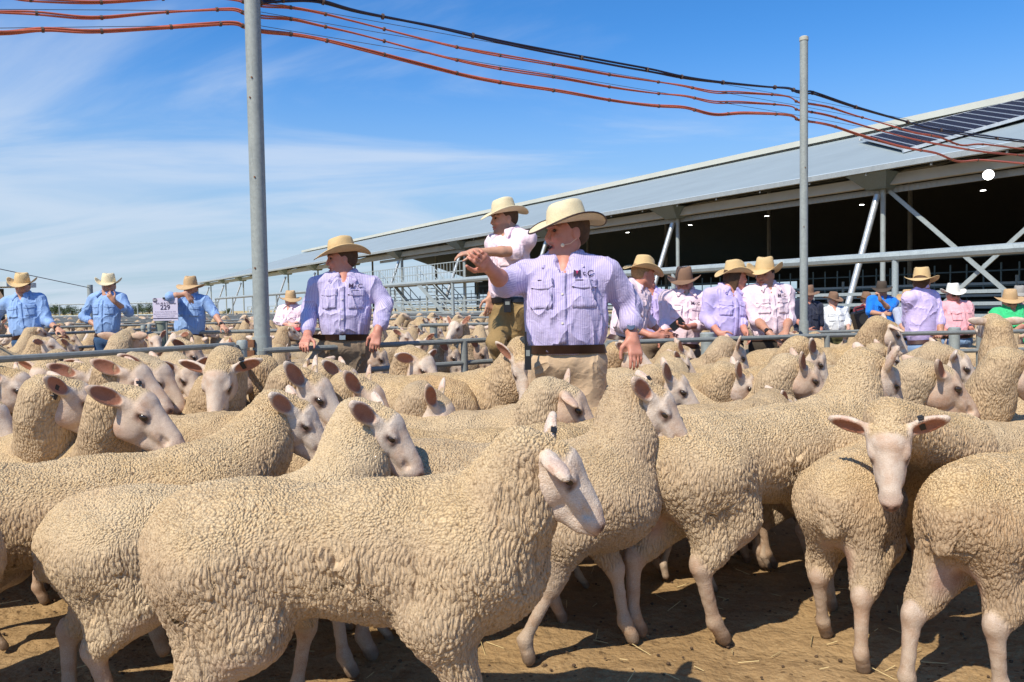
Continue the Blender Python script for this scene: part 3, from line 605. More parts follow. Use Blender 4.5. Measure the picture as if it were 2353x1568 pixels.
def person(label, d, belt, neck, head, yaw, hyaw, hp=0., hr=0., r_arm=None, l_arm=None, sc=1., fat=1., shirt=None, pants=None, hat=None, hair='brown', skin=(.60, .33, .24), cuff=1.5,
           h=.010, mouth=0., male=True, foot_z=None, legs=None, beard=None, logo=None, glasses=False, watch=None, belt_m=None, pockets=True, curl=(.5, .5), palm=(None, None), long_hair=False, hat_kw=None, detail=1, collar=True, group='people at the sheep sale', stand_off=0., pants_k=1., point=(False, False), chest_w=1., buckle=False, hd=1.):
    """belt/neck/head = (px,py[,dd]); arms = (elbow(px,py,dd), wrist(px,py,dd), fingertip(px,py,dd))"""
    def W3(p): return A(at(p[0], p[1], d+(p[2] if len(p) > 2 else 0)))
    B = W3(belt); N = W3(neck); C = W3(head); yr = math.radians(yaw); g = gz(B[0], B[1]) if foot_z is None else foot_z
    root = np.array((B[0], B[1], g)); B = B-root; N = N-root; C = C-root
    up = unit(N-B); L = np.linalg.norm(N-B); fw = np.array((math.cos(yr), math.sin(yr), 0)); fw = unit(fw-up*(fw @ up)); lt = np.cross(up, fw)     # lt: the person's left
    Rt = np.stack([fw, lt, up], 1)
    o = empty('person', tuple(root), 0, label, 'person', group) if False else None
    # ---- shirt volume
    sw = .188*sc*chest_w; S = {1: N-up*.080*sc+lt*sw, -1: N-up*.080*sc-lt*sw}
    Sh = [ell(B+up*L*.66+fw*.008, np.array((.128*fat, .180*chest_w, .185))*sc, Rt, k=.06), ell(B+up*L*.18+fw*.022*fat, np.array((.128*fat**1.25, .165*fat, .17))*sc, Rt, k=.08), ell(B+up*L*.42+fw*.016*fat, np.array((.128*fat**1.1, .165*fat, .18))*sc, Rt, k=.06),
          cap(S[1]*.92+S[-1]*.08, S[-1]*.92+S[1]*.08, .068*sc, .068*sc, k=.05), cap(N-fw*.02*sc-up*.015*sc, S[1]*.6+N*.4, .050*sc, .055*sc, k=.04), cap(N-fw*.02*sc-up*.015*sc, S[-1]*.6+N*.4, .050*sc, .055*sc, k=.04)]
    Sh.append(cap(N+fw*.095*sc+up*.05*sc, N+fw*.125*sc-up*.085*sc, .062*sc, .018*sc, k=.012, sub=True))
    Sh.append(ell(B-up*.125*sc, np.array((.26, .26, .075))*sc, Rt, k=.02, sub=True))
    Bd = [cap(B+up*L*.15, B+up*L*.75, .10*sc, .105*sc, grp=1), cap(S[1], S[-1], .045*sc, .045*sc, k=.05, grp=1), cap(N-up*.03*sc-fw*.015*sc, C+unit(C-N)*(-.02), .064*sc*(1 if male else .85), .056*sc*(1 if male else .85), k=.03, grp=1)]
    Bd.append(cap(N+fw*.02*sc, N+fw*.060*sc-up*.10*sc, .058*sc, .045*sc, k=.02, grp=1))
    arms = {-1: r_arm, 1: l_arm}; AP = {}; cuffs = cuff if isinstance(cuff, (tuple, list)) else (cuff, cuff)
    for s in (-1, 1):
        i = 0 if s < 0 else 1
        if arms[s] is None:
            El = S[s]+(-up*.29+lt*s*.05-fw*.02)*sc; Wr = El+(-up*.24+fw*.07)*sc; Ft = Wr+(-up*.17+fw*.03)*sc
        else: El, Wr, Ft = [W3(p)-root for p in arms[s]]
        AP[s] = (El, Wr, Ft); cf = cuffs[i]
        Sh += [cap(S[s], El, .072*sc*fat**.5, .056*sc*fat**.3, k=.035)]
        if cf > 1:
            e = El+(Wr-El)*(cf-1); Sh += [cap(El, e, .058*sc*fat**.3, .050*sc, k=.02), cap(e-(Wr-El)*.07, e, .054*sc, .053*sc, k=.006)]
        else: e = S[s]+(El-S[s])*cf; Sh += [cap(e-(El-S[s])*.1, e, .066*sc, .064*sc, k=.006)]
        Bd += [cap(S[s], El, .050*sc, .043*sc, k=.02, grp=1), cap(El, El+(Wr-El)*.35, .041*sc, .040*sc, k=.02, grp=1), cap(El+(Wr-El)*.35, Wr, .040*sc, .026*sc, k=.02, grp=1)]
        pn = palm[i]; pn = unit(pn) if pn is not None else unit(-fw*.3-lt*s)
        Bd += hand_prims(Wr, Ft-Wr, pn, s*1. if True else 1, sc, curl[i], point=point[i])
    hip = {s: B-up*.07*sc+lt*s*.085*sc for s in (1, -1)}; Kn = {}; An = {}
    dn = np.array((0, 0, -1.))
    for s in (1, -1):
        q = legs.get(s) if legs else None
        Kn[s] = W3(q[0])-root if q else np.array((B[0]+lt[0]*s*.10*sc+fw[0]*.01, B[1]+lt[1]*s*.10*sc+fw[1]*.01, max(B[2]*.50, .3)))
        An[s] = W3(q[1])-root if q and len(q) > 1 else np.array((Kn[s][0]+lt[0]*s*.01-fw[0]*.03, Kn[s][1]+lt[1]*s*.01-fw[1]*.03, .09))
        Bd += [cap(hip[s], Kn[s], .075*sc, .05*sc, k=.03, grp=1), cap(Kn[s], An[s], .048*sc, .035*sc, k=.02, grp=1), cap(An[s], An[s]+fw*.11*sc-np.array((0, 0, .045)), .032*sc, .026*sc, k=.02, grp=1)]
    Rh = rotm(math.radians(hyaw), math.radians(hp), math.radians(hr)); FP_ = face_prims(C, Rh, sc*hd, mouth, male); Bd += FP_
    V, Q = isosurf(Bd, h*.75 if detail > 1 else h); V = relax(V, Q, 1, .35)
    sk = np.array(skin); tint = np.tile(sk, (len(V), 1)); hl = ((V-C) @ Rh)/(sc*hd)
    def blend(m, c): m = np.clip(m, 0, 1)[:, None]; tint[:] = tint*(1-m)+np.array(c)*m
    fr_ = (hl[:, 0] > .055) & (np.linalg.norm(hl, axis=1) < .16)
    lip = fr_*(1-np.abs(hl[:, 2]+.061)/.013)*(np.abs(hl[:, 1]) < .026); blend(lip*1.5, (sk[0]*.8, sk[1]*.48, sk[2]*.5))
    if mouth: blend(fr_*(np.hypot(hl[:, 1]/.019, (hl[:, 2]+.061)/(.006+mouth*.8)) < 1)*1., (.06, .015, .015))
    for s in (1, -1):
        blend(fr_*(1.4-np.hypot((hl[:, 1]-s*.031)/.015, (hl[:, 2]-.014)/.006)), (.10, .05, .04)); blend(fr_*(1.5-np.hypot((hl[:, 1]-s*.032)/.020, (hl[:, 2]-.037)/.005)), (.20, .11, .06) if beard != 'grey' else (.4, .35, .3))
        blend(fr_*(1.2-np.hypot((hl[:, 1]-s*.040)/.026, (hl[:, 2]+.028)/.024))*.35, (.62, .22, .15))
    if beard:
        bc = dict(stubble=(.26, .15, .10), brown=(.10, .05, .03), grey=(.42, .38, .34))[beard]
        m = np.clip((-.030-hl[:, 2])/.012, 0, 1)*(hl[:, 2] > -.15)*(hl[:, 0] > -.005)*(np.abs(hl[:, 1]) < .085)*(np.abs(np.hypot(hl[:, 1], (hl[:, 2]+.061)*1.9)) > .028); m = m*np.clip((hl[:, 2]+.128)/.012, 0, 1); blend(m*(.55 if beard == 'stubble' else .85), bc)
    me = mesh_np('person', V, Q); setattr_c(me, 'tint', tint); me.materials.append(M_SKIN); o = link('person', me, None, None, tuple(root)); pin(o, label, 'person', group)
    # ---- clothes
    def garment(name, prims, mat, hh):
        V, Q = isosurf(prims, hh); V = relax(V, Q, 2, .5); me = mesh_np(name, V, Q)
        lat = (V-B) @ lt
        for s in (1, -1):
            El, Wr, Ft = AP[s]; ax = unit(El-S[s]); rel = V-S[s]; al = rel @ ax; far = al > .11*sc
            pr = rel-np.outer(al, ax); out = (rel @ lt)*s > .02
            sel = far & (np.linalg.norm(pr, axis=1) < .10*sc) & out; lat = np.where(sel, np.arctan2(pr @ np.cross(ax, fw), pr @ fw)*.055, lat)
        setattr_f(me, 'lat', lat); me.materials.append(mat); return link(name, me, None, o)
    sh_o = garment('shirt', Sh, shirt, h)
    Tr = [ell(B-up*.075*sc+fw*.004, np.array((.118*fat, .158*fat**.8, .105))*sc*pants_k, Rt, k=.05), cap(B+up*.005, B-up*.02, .10*sc*fat, .11*sc*fat, k=.03)]
    for s in (1, -1): Tr += [cap(hip[s]-up*.02*sc, Kn[s], .098*sc*fat**.7*pants_k, .068*sc*pants_k, k=.045), cap(Kn[s], An[s], .070*sc*pants_k, .056*sc, k=.03)]
    Tr.append(ell(B+up*.062*sc, np.array((.3, .3, .060))*sc, Rt, k=.01, sub=True))
    garment('trousers', Tr, pants, h*1.1)
    # belt follows the shirt/trouser boundary
    seg = 36; ang = [2*PI*j/seg for j in range(seg)]; dirs = np.array([fw*math.cos(a)+lt*math.sin(a) for a in ang])
    def ringat(z, off):
        P0 = B+up*z+dirs*.0; r = np.full(seg, .25)
        best = np.full(seg, .05)
        for q in np.linspace(.05, .32, 110):
            ins = np.minimum(evalp(Sh[:-1], P0+dirs*q), evalp(Tr[:-1], P0+dirs*q)) < 0; best = np.where(ins, q, best)
        return P0+dirs*(best+off)[:, None]
    zb = -.012*sc; rings = [ringat(zb-.021*sc, .002), ringat(zb-.021*sc, .014), ringat(zb+.021*sc, .014), ringat(zb+.021*sc, .002)]
    m = MB(); m.add(np.concatenate(rings), [(i*seg+j, i*seg+(j+1) % seg, ((i+1) % 4)*seg+(j+1) % seg, ((i+1) % 4)*seg+j) for i in range(4) for j in range(seg)])
    bo = m.build('belt', belt_m or M_LEATHER, o)
    if buckle and fw[1] < 0:
        c = rings[1][0]*.5+rings[2][0]*.5+fw*.004; m = MB(); m.box(tuple(c), (.005, .042*sc, .034*sc), Matrix(Rt.tolist())); m.build('buckle', M_BUCKLE, bo, smooth=False)
    # collar, placket, pockets
    if collar:
        CP = []
        for s in (1, -1):
            a = N-fw*.076*sc+up*.040*sc; b = N+lt*s*.076*sc+up*.026*sc-fw*.010*sc; c = N+fw*.082*sc+lt*s*.044*sc-up*.012*sc; e = N+fw*.112*sc+lt*s*.086*sc-up*.068*sc
            CP += [cap(a, b, .016*sc, .017*sc, k=.012), cap(b, c, .017*sc, .015*sc, k=.012), cap(c, e, .014*sc, .006*sc, k=.012), cap(b*.4+c*.6, e+lt*s*.012*sc+up*.02*sc, .013*sc, .007*sc, k=.02)]
        Vc, Qc = isosurf(CP, h*.8); Vc = relax(Vc, Qc, 1, .4); mc = mesh_np('collar', Vc, Qc); setattr_f(mc, 'lat', (Vc-B) @ fw); mc.materials.append(shirt); link('collar', mc, None, sh_o)
    ShS = [dict(p) for p in Sh if not p['sub']]
    for p in ShS:
        if p['t'] == 'c': p['r1'] += .003; p['r2'] += .003
        else: p['r'] = p['r']+.003
    if pockets and fw[1] < .5:
        for s in (1, -1):
            c = B+up*L*.575+lt*s*.094*sc*chest_w; decal('pocket', ShS, c, lt, up, .105*sc, .125*sc, shirt, sh_o, fw, 9, 9, .0045); decal('pocket_flap', ShS, c+up*.050*sc, lt, up, .112*sc, .052*sc, shirt, sh_o, fw, 11, 6, .0085, 'flap')
        decal('placket', ShS, B+up*L*.42, lt, up, .032*sc, L*.76, shirt, sh_o, fw, 4, 22, .0045)
        if detail > 1:
            for t_ in (.10, .26, .42, .58):
                c = project(ShS, (B+up*L*t_)[None], fw)[0]+fw*.006; m = MB(); m.tube([tuple(c), tuple(c+fw*.003)], .0058*sc, 8); m.build('button', M_TOOTH, sh_o)
    if logo:
        c = B+up*(L*.575+.098*sc)+lt*.092*sc*chest_w; rt = lt
        text_on('logo_letter', 'M', .048*sc, M_LOGO, sh_o, c-rt*.031*sc, rt, up, fw, ShS, .0006, .0075)
        text_on('logo_letter', 'c', .034*sc, M_LOGO, sh_o, c+rt*.002*sc+up*.003*sc, rt, up, fw, ShS, .0004, .0075)
        text_on('logo_letter', 'C', .044*sc, M_LOGO, sh_o, c+rt*.030*sc, rt, up, fw, ShS, .0006, .0075)
        if logo == 2:
            m = MB(); tri = [c-rt*.037*sc+up*.015*sc, c-rt*.025*sc+up*.015*sc, c-rt*.031*sc-up*.003*sc]; T_ = project(ShS, np.array(tri), fw)+fw*.0085; m.add([tuple(x) for x in T_], [(0, 1, 2)]); m.build('logo_mark', M_LOGO2, sh_o, smooth=False)
        decal('stitched_line', ShS, c-up*.030*sc, rt, up, .080*sc, .004*sc, M_LOGO, sh_o, fw, 8, 3, .0065); decal('stitched_line', ShS, c-lt*.178*sc*chest_w-up*.026*sc, rt, up, .060*sc, .005*sc, M_LOGO, sh_o, fw, 8, 3, .0065)
    # boots
    for s in (1, -1):
        BP = [cap(An[s]+np.array((0, 0, .10)), An[s], .058*sc, .052*sc), cap(An[s]-np.array((0, 0, .02)), An[s]+fw*.15*sc-np.array((0, 0, .048)), .048*sc, .036*sc, k=.03)]
        Vb, Qb = isosurf(BP, .014); mb = mesh_np('boot', Vb, Qb); mb.materials.append(M_BOOT); link('boot', mb, None, o)
    # hair
    if hair:
        def q(x, y, z): return C+Rh @ np.array((x, y, z))*sc*hd
        HP = [ell(q(-.020, 0, .036), np.array((.098, .082, .094))*sc*hd, Rh), ell(q(-.050, 0, -.012), np.array((.050, .064, .045))*sc*hd, Rh, k=.03)]
        if long_hair: HP += [cap(q(-.06, .03, -.02), q(-.055, .04, -.13), .045*sc*hd, .03*sc*hd, k=.03), cap(q(-.06, -.03, -.02), q(-.055, -.04, -.13), .045*sc*hd, .03*sc*hd, k=.03), cap(q(-.01, .07, .0), q(-.03, .065, -.10), .02*sc*hd, .015*sc*hd, k=.03), cap(q(-.01, -.07, .0), q(-.03, -.065, -.10), .02*sc*hd, .015*sc*hd, k=.03)]
        HP += [ell(q(.085, 0, -.03), np.array((.095, .12, .105))*sc*hd, Rh, k=.012, sub=True)]
        Vh, Qh = isosurf(HP, h*.9); mh = mesh_np('hair', Vh, Qh); mh.materials.append(M_HAIRS[hair]); link('hair', mh, None, o)
    if detail > 1:
        for s in (1, -1):
            v, f = uv_sphere(.0072*sc*hd, 9, 6); mm = mesh_np('eye', v, f); mm.materials.append(M_EYE); link('eye', mm, None, o, tuple(C+Rh @ np.array((.0835, s*.031, .014))*sc*hd))
        if mouth:
            m = MB(); m.box(tuple(C+Rh @ np.array((.089, 0, -.0525))*sc*hd), (.006*sc*hd, .028*sc*hd, .006*sc*hd), Matrix(Rh.tolist())); m.build('teeth', M_TOOTH, o, smooth=False)
    if glasses:
        m = MB(); RR = Matrix(Rh.tolist())
        for s in (1, -1): m.box(tuple(C+Rh @ np.array((.107, s*.033, .013))*sc*hd), (.006*sc*hd, .050*sc*hd, .032*sc*hd), RR); m.bar(tuple(C+Rh @ np.array((.105, s*.058, .020))*sc*hd), tuple(C+Rh @ np.array((.0, s*.083, .015))*sc*hd), .004, .006)
        m.bar(tuple(C+Rh @ np.array((.110, -.012, .018))*sc*hd), tuple(C+Rh @ np.array((.110, .012, .018))*sc*hd), .004, .004); m.build('sunglasses', M_GLASSES, o, smooth=False)
    if hat: make_hat(o, C, Rh, sc*hd, hat, (hat_kw or {}).pop('band', None), **(hat_kw or {}))
    if watch:
        El, Wr, Ft = AP[watch[0]]; ax = unit(Wr-El); c = Wr-ax*.03*sc; m = MB(); s1 = unit(np.cross(ax, (0.3, .2, 1))); s2 = np.cross(ax, s1)
        m.tube([tuple(c+(s1*math.cos(a)+s2*math.sin(a))*.033*sc) for a in np.linspace(0, 2*PI, 21)], .0075*sc, 6, cap=False); wo_ = m.build('watch', watch[1], o)
        toc = unit(A(CAM)-(root+c)); toc = unit(toc-ax*(toc @ ax)); f0 = c+toc*.036*sc; m = MB(); m.tube([tuple(f0), tuple(f0+toc*.009*sc)], .019*sc, 16); m.build('watch_face', M_BLACK if watch[1] is not M_STEEL else simple('watch_dial', (.03, .06, .12), .2), wo_)
    o['_x'] = 0; del o['_x']
    return o, dict(root=root, B=B, N=N, C=C, fw=fw, lt=lt, up=up, AP=AP, Rh=Rh, Sh=ShS, L=L, shirt=sh_o, S=S, Tr=Tr)
C_PUR = mat_cloth('shirt_purple_stripe', (.56, .50, .70), (.43, .365, .60), pitch=.0105, fold=.013); C_PUR2 = mat_cloth('shirt_violet_stripe', (.58, .53, .72), (.42, .36, .60), pitch=.011, fold=.013)
C_PINK = mat_cloth('shirt_pink', (.84, .62, .72)); C_PINKW = mat_cloth('shirt_pale_pink', (.84, .66, .72), fold=.013); C_BLUE = mat_cloth('shirt_sky_blue', (.27, .42, .70)); C_LAV = mat_cloth('shirt_lavender', (.56, .47, .80)); C_LILAC = mat_cloth('shirt_lilac', (.66, .54, .86))
C_CORAL = mat_cloth('shirt_salmon_pink', (.86, .42, .46)); C_WHITE = mat_cloth('shirt_white', (.72, .74, .76)); C_GREEN = mat_cloth('shirt_green', (.05, .52, .20)); C_ROYAL = mat_cloth('polo_royal_blue', (.015, .19, .68)); C_NAVY = mat_cloth('polo_navy', (.03, .035, .06)); C_MAROON = mat_cloth('shirt_maroon', (.16, .02, .03))
C_YEL = mat_cloth('yoke_yellow', (.80, .60, .06)); C_GREY = mat_cloth('shirt_grey_blue', (.42, .45, .55))
T_BEIGE = mat_cloth('trousers_beige', (.53, .38, .24), fold=.012); T_KHAKI = mat_cloth('trousers_khaki', (.30, .20, .085), fold=.014); T_TAUPE = mat_cloth('trousers_taupe', (.27, .20, .135), fold=.012); T_JEAN = mat_cloth('jeans_blue', (.045, .10, .20)); T_JEANL = mat_cloth('jeans_pale', (.22, .33, .50)); T_DARK = mat_cloth('trousers_dark', (.055, .045, .035)); T_OLIVE = mat_cloth('trousers_olive', (.12, .12, .05))
RED = (.60, .28, .20); TANS = (.56, .32, .215); PALE = (.66, .38, .29)
# main auctioneer
M1, J1 = person('big man in purple striped shirt calling the sale with one arm stretched out', 4.15, (1303, 797), (1300, 596), (1303, 538), -100, -156, 2, 0,
    r_arm=((1160, 652, -.10), (1120, 612, -.28), (1104, 594, -.40)), l_arm=((1445, 700, .02), (1452, 772, -.06), (1462, 820, -.10)), sc=1.06, fat=1.16, shirt=C_PUR, pants=T_BEIGE, hat=STRAW, hair='brown', skin=RED, cuff=(1.12, 1.62), h=.0075, mouth=.007,
    logo=2, watch=(1, M_STEEL), detail=2, curl=(.8, .35), palm=((-.3, .6, .2), (-.3, .95, 0)), hat_kw=dict(rx=.190, ry=.18, curl=.036, dip=.030, crown=.100, edge=M_LEATHER, tilt=.09), chest_w=1.08, hd=1.03)
# man standing on the rail
M2, J2 = person('man in pale pink shirt and khaki trousers standing up on the rail', 6.3, (1172, 688), (1172, 533), (1159, 505), -135, -160, 5, 0,
    r_arm=((1185, 578, -.28), (1090, 580, -.42), (1062, 584, -.44)), l_arm=((1147, 620, .10), (1128, 682, .0), (1125, 705, -.02)), sc=1.0, fat=1.03, shirt=C_PINKW, pants=T_KHAKI, hat=STRAW, hair='brown', skin=TANS, cuff=(1.0, 1.35), h=.0085,
    detail=2, curl=(.45, .4), palm=((0, .3, -1), None), foot_z=.30, beard='stubble', legs={-1: ((1140, 790, -.10), (1165, 868, .1)), 1: ((1190, 785, 0), (1180, 872, .05))}, hat_kw=dict(rx=.195, ry=.185, curl=.04, dip=.03, crown=.112, tilt=.05), belt_m=M_BLACK)
# man leaning on the near rail
M3, J3 = person('man in violet striped shirt leaning on the near rail with both hands', 5.75, (793, 772), (792, 632), (786, 598), -85, -160, 4, 0,
    r_arm=((712, 712, .0), (706, 775, -.22), (694, 800, -.36)), l_arm=((884, 700, .0), (868, 762, -.18), (860, 800, -.22)), sc=1.0, fat=1.05, shirt=C_PUR2, buckle=True, pants=T_TAUPE, hat=STRAW2, hair='brown', skin=RED, cuff=(1.72, 1.72), h=.008,
    logo=1, detail=2, curl=(.75, .7), palm=((.1, .6, -.8), (-.1, .6, -.8)), mouth=.003, legs={-1: ((700, 872, .0),), 1: ((812, 872, .05),)}, hat_kw=dict(rx=.205, ry=.19, curl=.055, dip=.03, crown=.112, tilt=.04))
HK = dict(rx=.19, ry=.178, curl=.05, dip=.03, crown=.118)
def hk(**k): q = dict(HK); q.update(k); return q
# men in sky blue shirts, left pens
person('man in sky blue shirt at far left with one hand on the rail', 9.6, (66, 772), (52, 678), (52, 660), -75, -75, 6, r_arm=((-8, 725, .1), (-18, 765, -.1), (-20, 790, -.15)), l_arm=((108, 738, 0), (134, 757, -.15), (146, 764, -.2)), sc=.98, fat=1.1, shirt=C_BLUE, pants=T_JEAN, hat=STRAW2, skin=TANS, cuff=(1.5, 1.35), hat_kw=hk(curl=.07, tilt=.05), watch=(1, M_BLACK), curl=(.6, .6), palm=(None, (0, .2, -1)), h=.011)
person('man in sky blue shirt stroking his chin with the other hand on his hip', 10.2, (248, 768), (247, 672), (250, 659), -95, -75, 4, r_arm=((192, 728, .05), (225, 752, -.05), (238, 756, -.12)), l_arm=((296, 718, -.08), (262, 692, -.30), (252, 680, -.33)), sc=.98, fat=.95, shirt=C_BLUE, pants=T_JEAN, hat=STRAW, skin=TANS, cuff=(1.35, 1.35), hat_kw=hk(curl=.07), curl=(.7, 1.0), palm=((.2, 1, 0), (0, 1, .2)), h=.011, hair='brown')
person('man in sky blue shirt with his elbow on the lot sign', 10.6, (437, 770), (438, 678), (438, 665), -85, -95, 4, r_arm=((392, 682, -.45), (428, 676, -.40), (438, 690, -.40)), l_arm=((492, 720, 0), (512, 750, -.2), (526, 762, -.3)), sc=1., fat=1.15, shirt=C_BLUE, pants=T_JEAN, hat=TANHAT, skin=TANS, cuff=(1.05, 1.15), hat_kw=hk(curl=.015, dip=.05), watch=(1, M_BLACK), curl=(.7, .6), palm=((0, .5, -1), (0, .2, -1)), h=.011, logo=None)
person('woman in pale pink shirt and straw hat with arms folded over a red folder', 11.2, (668, 778), (670, 702), (668, 693), -110, -60, 5, r_arm=((638, 738, -.05), (668, 750, -.28), (684, 750, -.30)), l_arm=((702, 735, -.02), (672, 747, -.26), (655, 748, -.28)), sc=.88, fat=.95, shirt=C_PINKW, pants=T_TAUPE, hat=TANHAT, skin=PALE, cuff=(1.5, 1.5), hat_kw=hk(curl=.02, dip=.05, rx=.19, ry=.18), male=False, hair='fair', h=.011)
# right-hand group behind the rail
person('man in pale pink shirt and straw hat just right of the big man', 7.6, (1432, 778), (1462, 655), (1478, 632), -35, 15, 5, r_arm=((1425, 745, -.20), (1500, 772, -.35), (1522, 776, -.35)), l_arm=((1480, 730, .2), (1520, 765, .1), (1535, 770, .1)), sc=1.05, fat=1.1, shirt=C_PINKW, pants=T_TAUPE, hat=STRAW2, skin=RED, cuff=(1.45, 1.4), hat_kw=hk(curl=.045, dip=.035, tilt=.1), hair='fair')
person('person in lavender shirt mostly hidden behind the man in straw hat', 8.4, (1500, 775), (1492, 668), (1486, 648), -80, -60, 10, l_arm=((1527, 735, 0), (1528, 768, -.2), (1522, 778, -.3)), sc=.98, fat=1.05, shirt=C_LAV, pants=T_TAUPE, hat=None, skin=RED, cuff=(1.5, 1.6), hair='brown')
M10, J10 = person('bearded man in pink shirt and brown felt hat holding a phone', 8.0, (1568, 792), (1575, 668), (1572, 655), -95, -110, 8, r_arm=((1528, 745, 0), (1522, 768, -.30), (1516, 780, -.32)), l_arm=((1622, 745, -.05), (1578, 752, -.33), (1562, 750, -.36)), sc=1.0, fat=1.05, shirt=C_PINKW, pants=T_TAUPE, hat=FELT, skin=RED, cuff=(1.7, 1.5), hat_kw=hk(curl=.045, dip=.03, crown=.125), beard='grey', hair='grey', logo=1, curl=(.5, .9), palm=(None, (0, 0, 1)))
person('long-haired man in lavender shirt and straw hat looking to his left', 7.7, (1668, 778), (1672, 662), (1690, 640), -70, 8, 0, r_arm=((1622, 730, -.05), (1652, 765, -.25), (1668, 780, -.30)), l_arm=((1700, 730, 0), (1712, 762, -.2), (1720, 778, -.25)), sc=1.02, fat=1.0, shirt=C_LAV, pants=T_DARK, hat=STRAW2, skin=RED, cuff=(1.5, 1.5), hat_kw=hk(curl=.05, dip=.04), hair='brown', long_hair=True)
person('smiling man in pale pink shirt with both hands on the rail', 7.7, (1766, 775), (1762, 655), (1757, 634), -85, -125, 2, hr=0, r_arm=((1738, 735, -.1), (1770, 768, -.35), (1782, 778, -.38)), l_arm=((1812, 735, -.05), (1806, 762, -.28), (1800, 778, -.36)), sc=1.04, fat=1.0, shirt=C_PINKW, pants=T_DARK, hat=STRAW2, skin=(.50, .27, .18), cuff=(1.05, 1.0), hat_kw=hk(curl=.075, dip=.04), hair='dark', watch=(-1, M_BLACK), logo=1, curl=(.5, .5), palm=((0, .1, -1), (0, .1, -1)))
person('man in dark polo with a yellow shoulder behind the right hand pole', 12.5, (1850, 772), (1856, 692), (1858, 680), -90, -100, 5, r_arm=((1828, 735, -.1), (1856, 758, -.3), (1870, 762, -.3)), sc=.96, fat=1.15, shirt=C_NAVY, pants=T_JEAN, hat=FELT, skin=RED, cuff=(.95, .95), hat_kw=hk(curl=.02), h=.013)
person('elderly man in white shirt and dark brown hat leaning on the far rail', 13.0, (1918, 764), (1914, 706), (1914, 692), -90, -60, 12, r_arm=((1886, 745, -.05), (1893, 760, -.3), (1897, 770, -.32)), l_arm=((1948, 738, -.05), (1950, 757, -.3), (1948, 766, -.34)), sc=.86, fat=1.2, shirt=C_WHITE, pants=T_OLIVE, hat=FELT, skin=PALE, cuff=(1.4, 1.4), hat_kw=hk(curl=.03), hair='grey', h=.013)
person('woman in maroon top and brown hat behind the black speaker', 14.2, (1990, 768), (1990, 704), (1990, 690), -90, -60, 8, sc=.85, fat=.95, shirt=C_MAROON, pants=T_DARK, hat=FELT, skin=PALE, cuff=(1.3, 1.3), hat_kw=hk(curl=.02), male=False, hair='fair', h=.013, r_arm=((1965, 738, -.1), (1968, 745, -.3), (1975, 738, -.3)), l_arm=((2010, 738, -.1), (1998, 726, -.3), (1988, 726, -.35)))
person('man in bright blue polo and dark hat with a hand at his mouth', 12.8, (2022, 752), (2030, 682), (2026, 670), -95, -110, 6, r_arm=((1998, 718, -.10), (2030, 722, -.32), (2044, 722, -.34)), l_arm=((2044, 712, -.2), (2022, 688, -.34), (2020, 680, -.34)), sc=.95, fat=1.25, shirt=C_ROYAL, pants=T_JEAN, hat=FELT2, skin=TANS, cuff=(.85, .85), hat_kw=hk(curl=.03, dip=.05), glasses=True, beard='stubble', hair='dark', h=.012, curl=(.7, 1.1))
person('man in grey blue shirt mostly hidden behind the lilac shirt', 11.5, (2088, 778), (2088, 706), (2086, 690), -90, -140, 10, r_arm=((2068, 745, -.1), (2080, 762, -.3), (2090, 768, -.3)), sc=.86, fat=1.1, shirt=C_GREY, pants=T_JEANL, hat=TANHAT, skin=TANS, cuff=(1., 1.), hat_kw=hk(), h=.013)
person('man in lilac shirt and golden straw hat standing with his back turned', 8.6, (2122, 783), (2116, 668), (2118, 652), 115, 50, 0, r_arm=((2158, 742, -.02), (2162, 768, -.10), (2150, 782, -.2)), l_arm=((2086, 740, .1), (2095, 765, .25), (2105, 772, .3)), sc=1.0, fat=1.05, shirt=C_LILAC, pants=T_JEANL, hat=STRAW2, skin=(.50, .27, .18), cuff=(1.0, 1.0), hat_kw=hk(curl=.03, dip=.035, tilt=.05), hair='brown', pockets=False)
person('stout man in salmon pink shirt and white cowboy hat', 10.2, (2196, 772), (2193, 694), (2190, 680), -85, -95, 4, r_arm=((2158, 735, .0), (2168, 760, -.1), (2175, 770, -.2)), l_arm=((2226, 735, -.05), (2232, 755, -.25), (2240, 765, -.32)), sc=.92, fat=1.35, shirt=C_CORAL, pants=T_JEANL, hat=WHITEHAT, skin=RED, cuff=(1.3, 1.5), hat_kw=hk(curl=.05, rx=.18, ry=.17), glasses=True, hair='grey', watch=(1, M_STEEL), h=.012)
person('man in green shirt, tan hat and sunglasses leaning over the rail', 9.8, (2330, 790), (2322, 705), (2320, 696), -100, -105, 10, r_arm=((2300, 740, -.10), (2312, 768, -.35), (2328, 772, -.38)), l_arm=((2358, 745, -.05), (2330, 762, -.38), (2312, 762, -.40)), sc=.95, fat=1.25, shirt=C_GREEN, pants=T_DARK, hat=TANHAT, skin=RED, cuff=(1.1, 1.1), hat_kw=hk(curl=.02, dip=.03), glasses=True, hair='grey', h=.012)
person('man with grey moustache and pale hat behind the green shirted man', 13.0, (2346, 760), (2345, 692), (2342, 680), -90, -100, 5, sc=.95, fat=1.05, shirt=C_NAVY, pants=T_DARK, hat=GREYHAT, skin=PALE, cuff=(1., 1.), hat_kw=hk(rx=.15, ry=.14, curl=.0, dip=.05), beard='grey', hair='grey', glasses=True, h=.013)
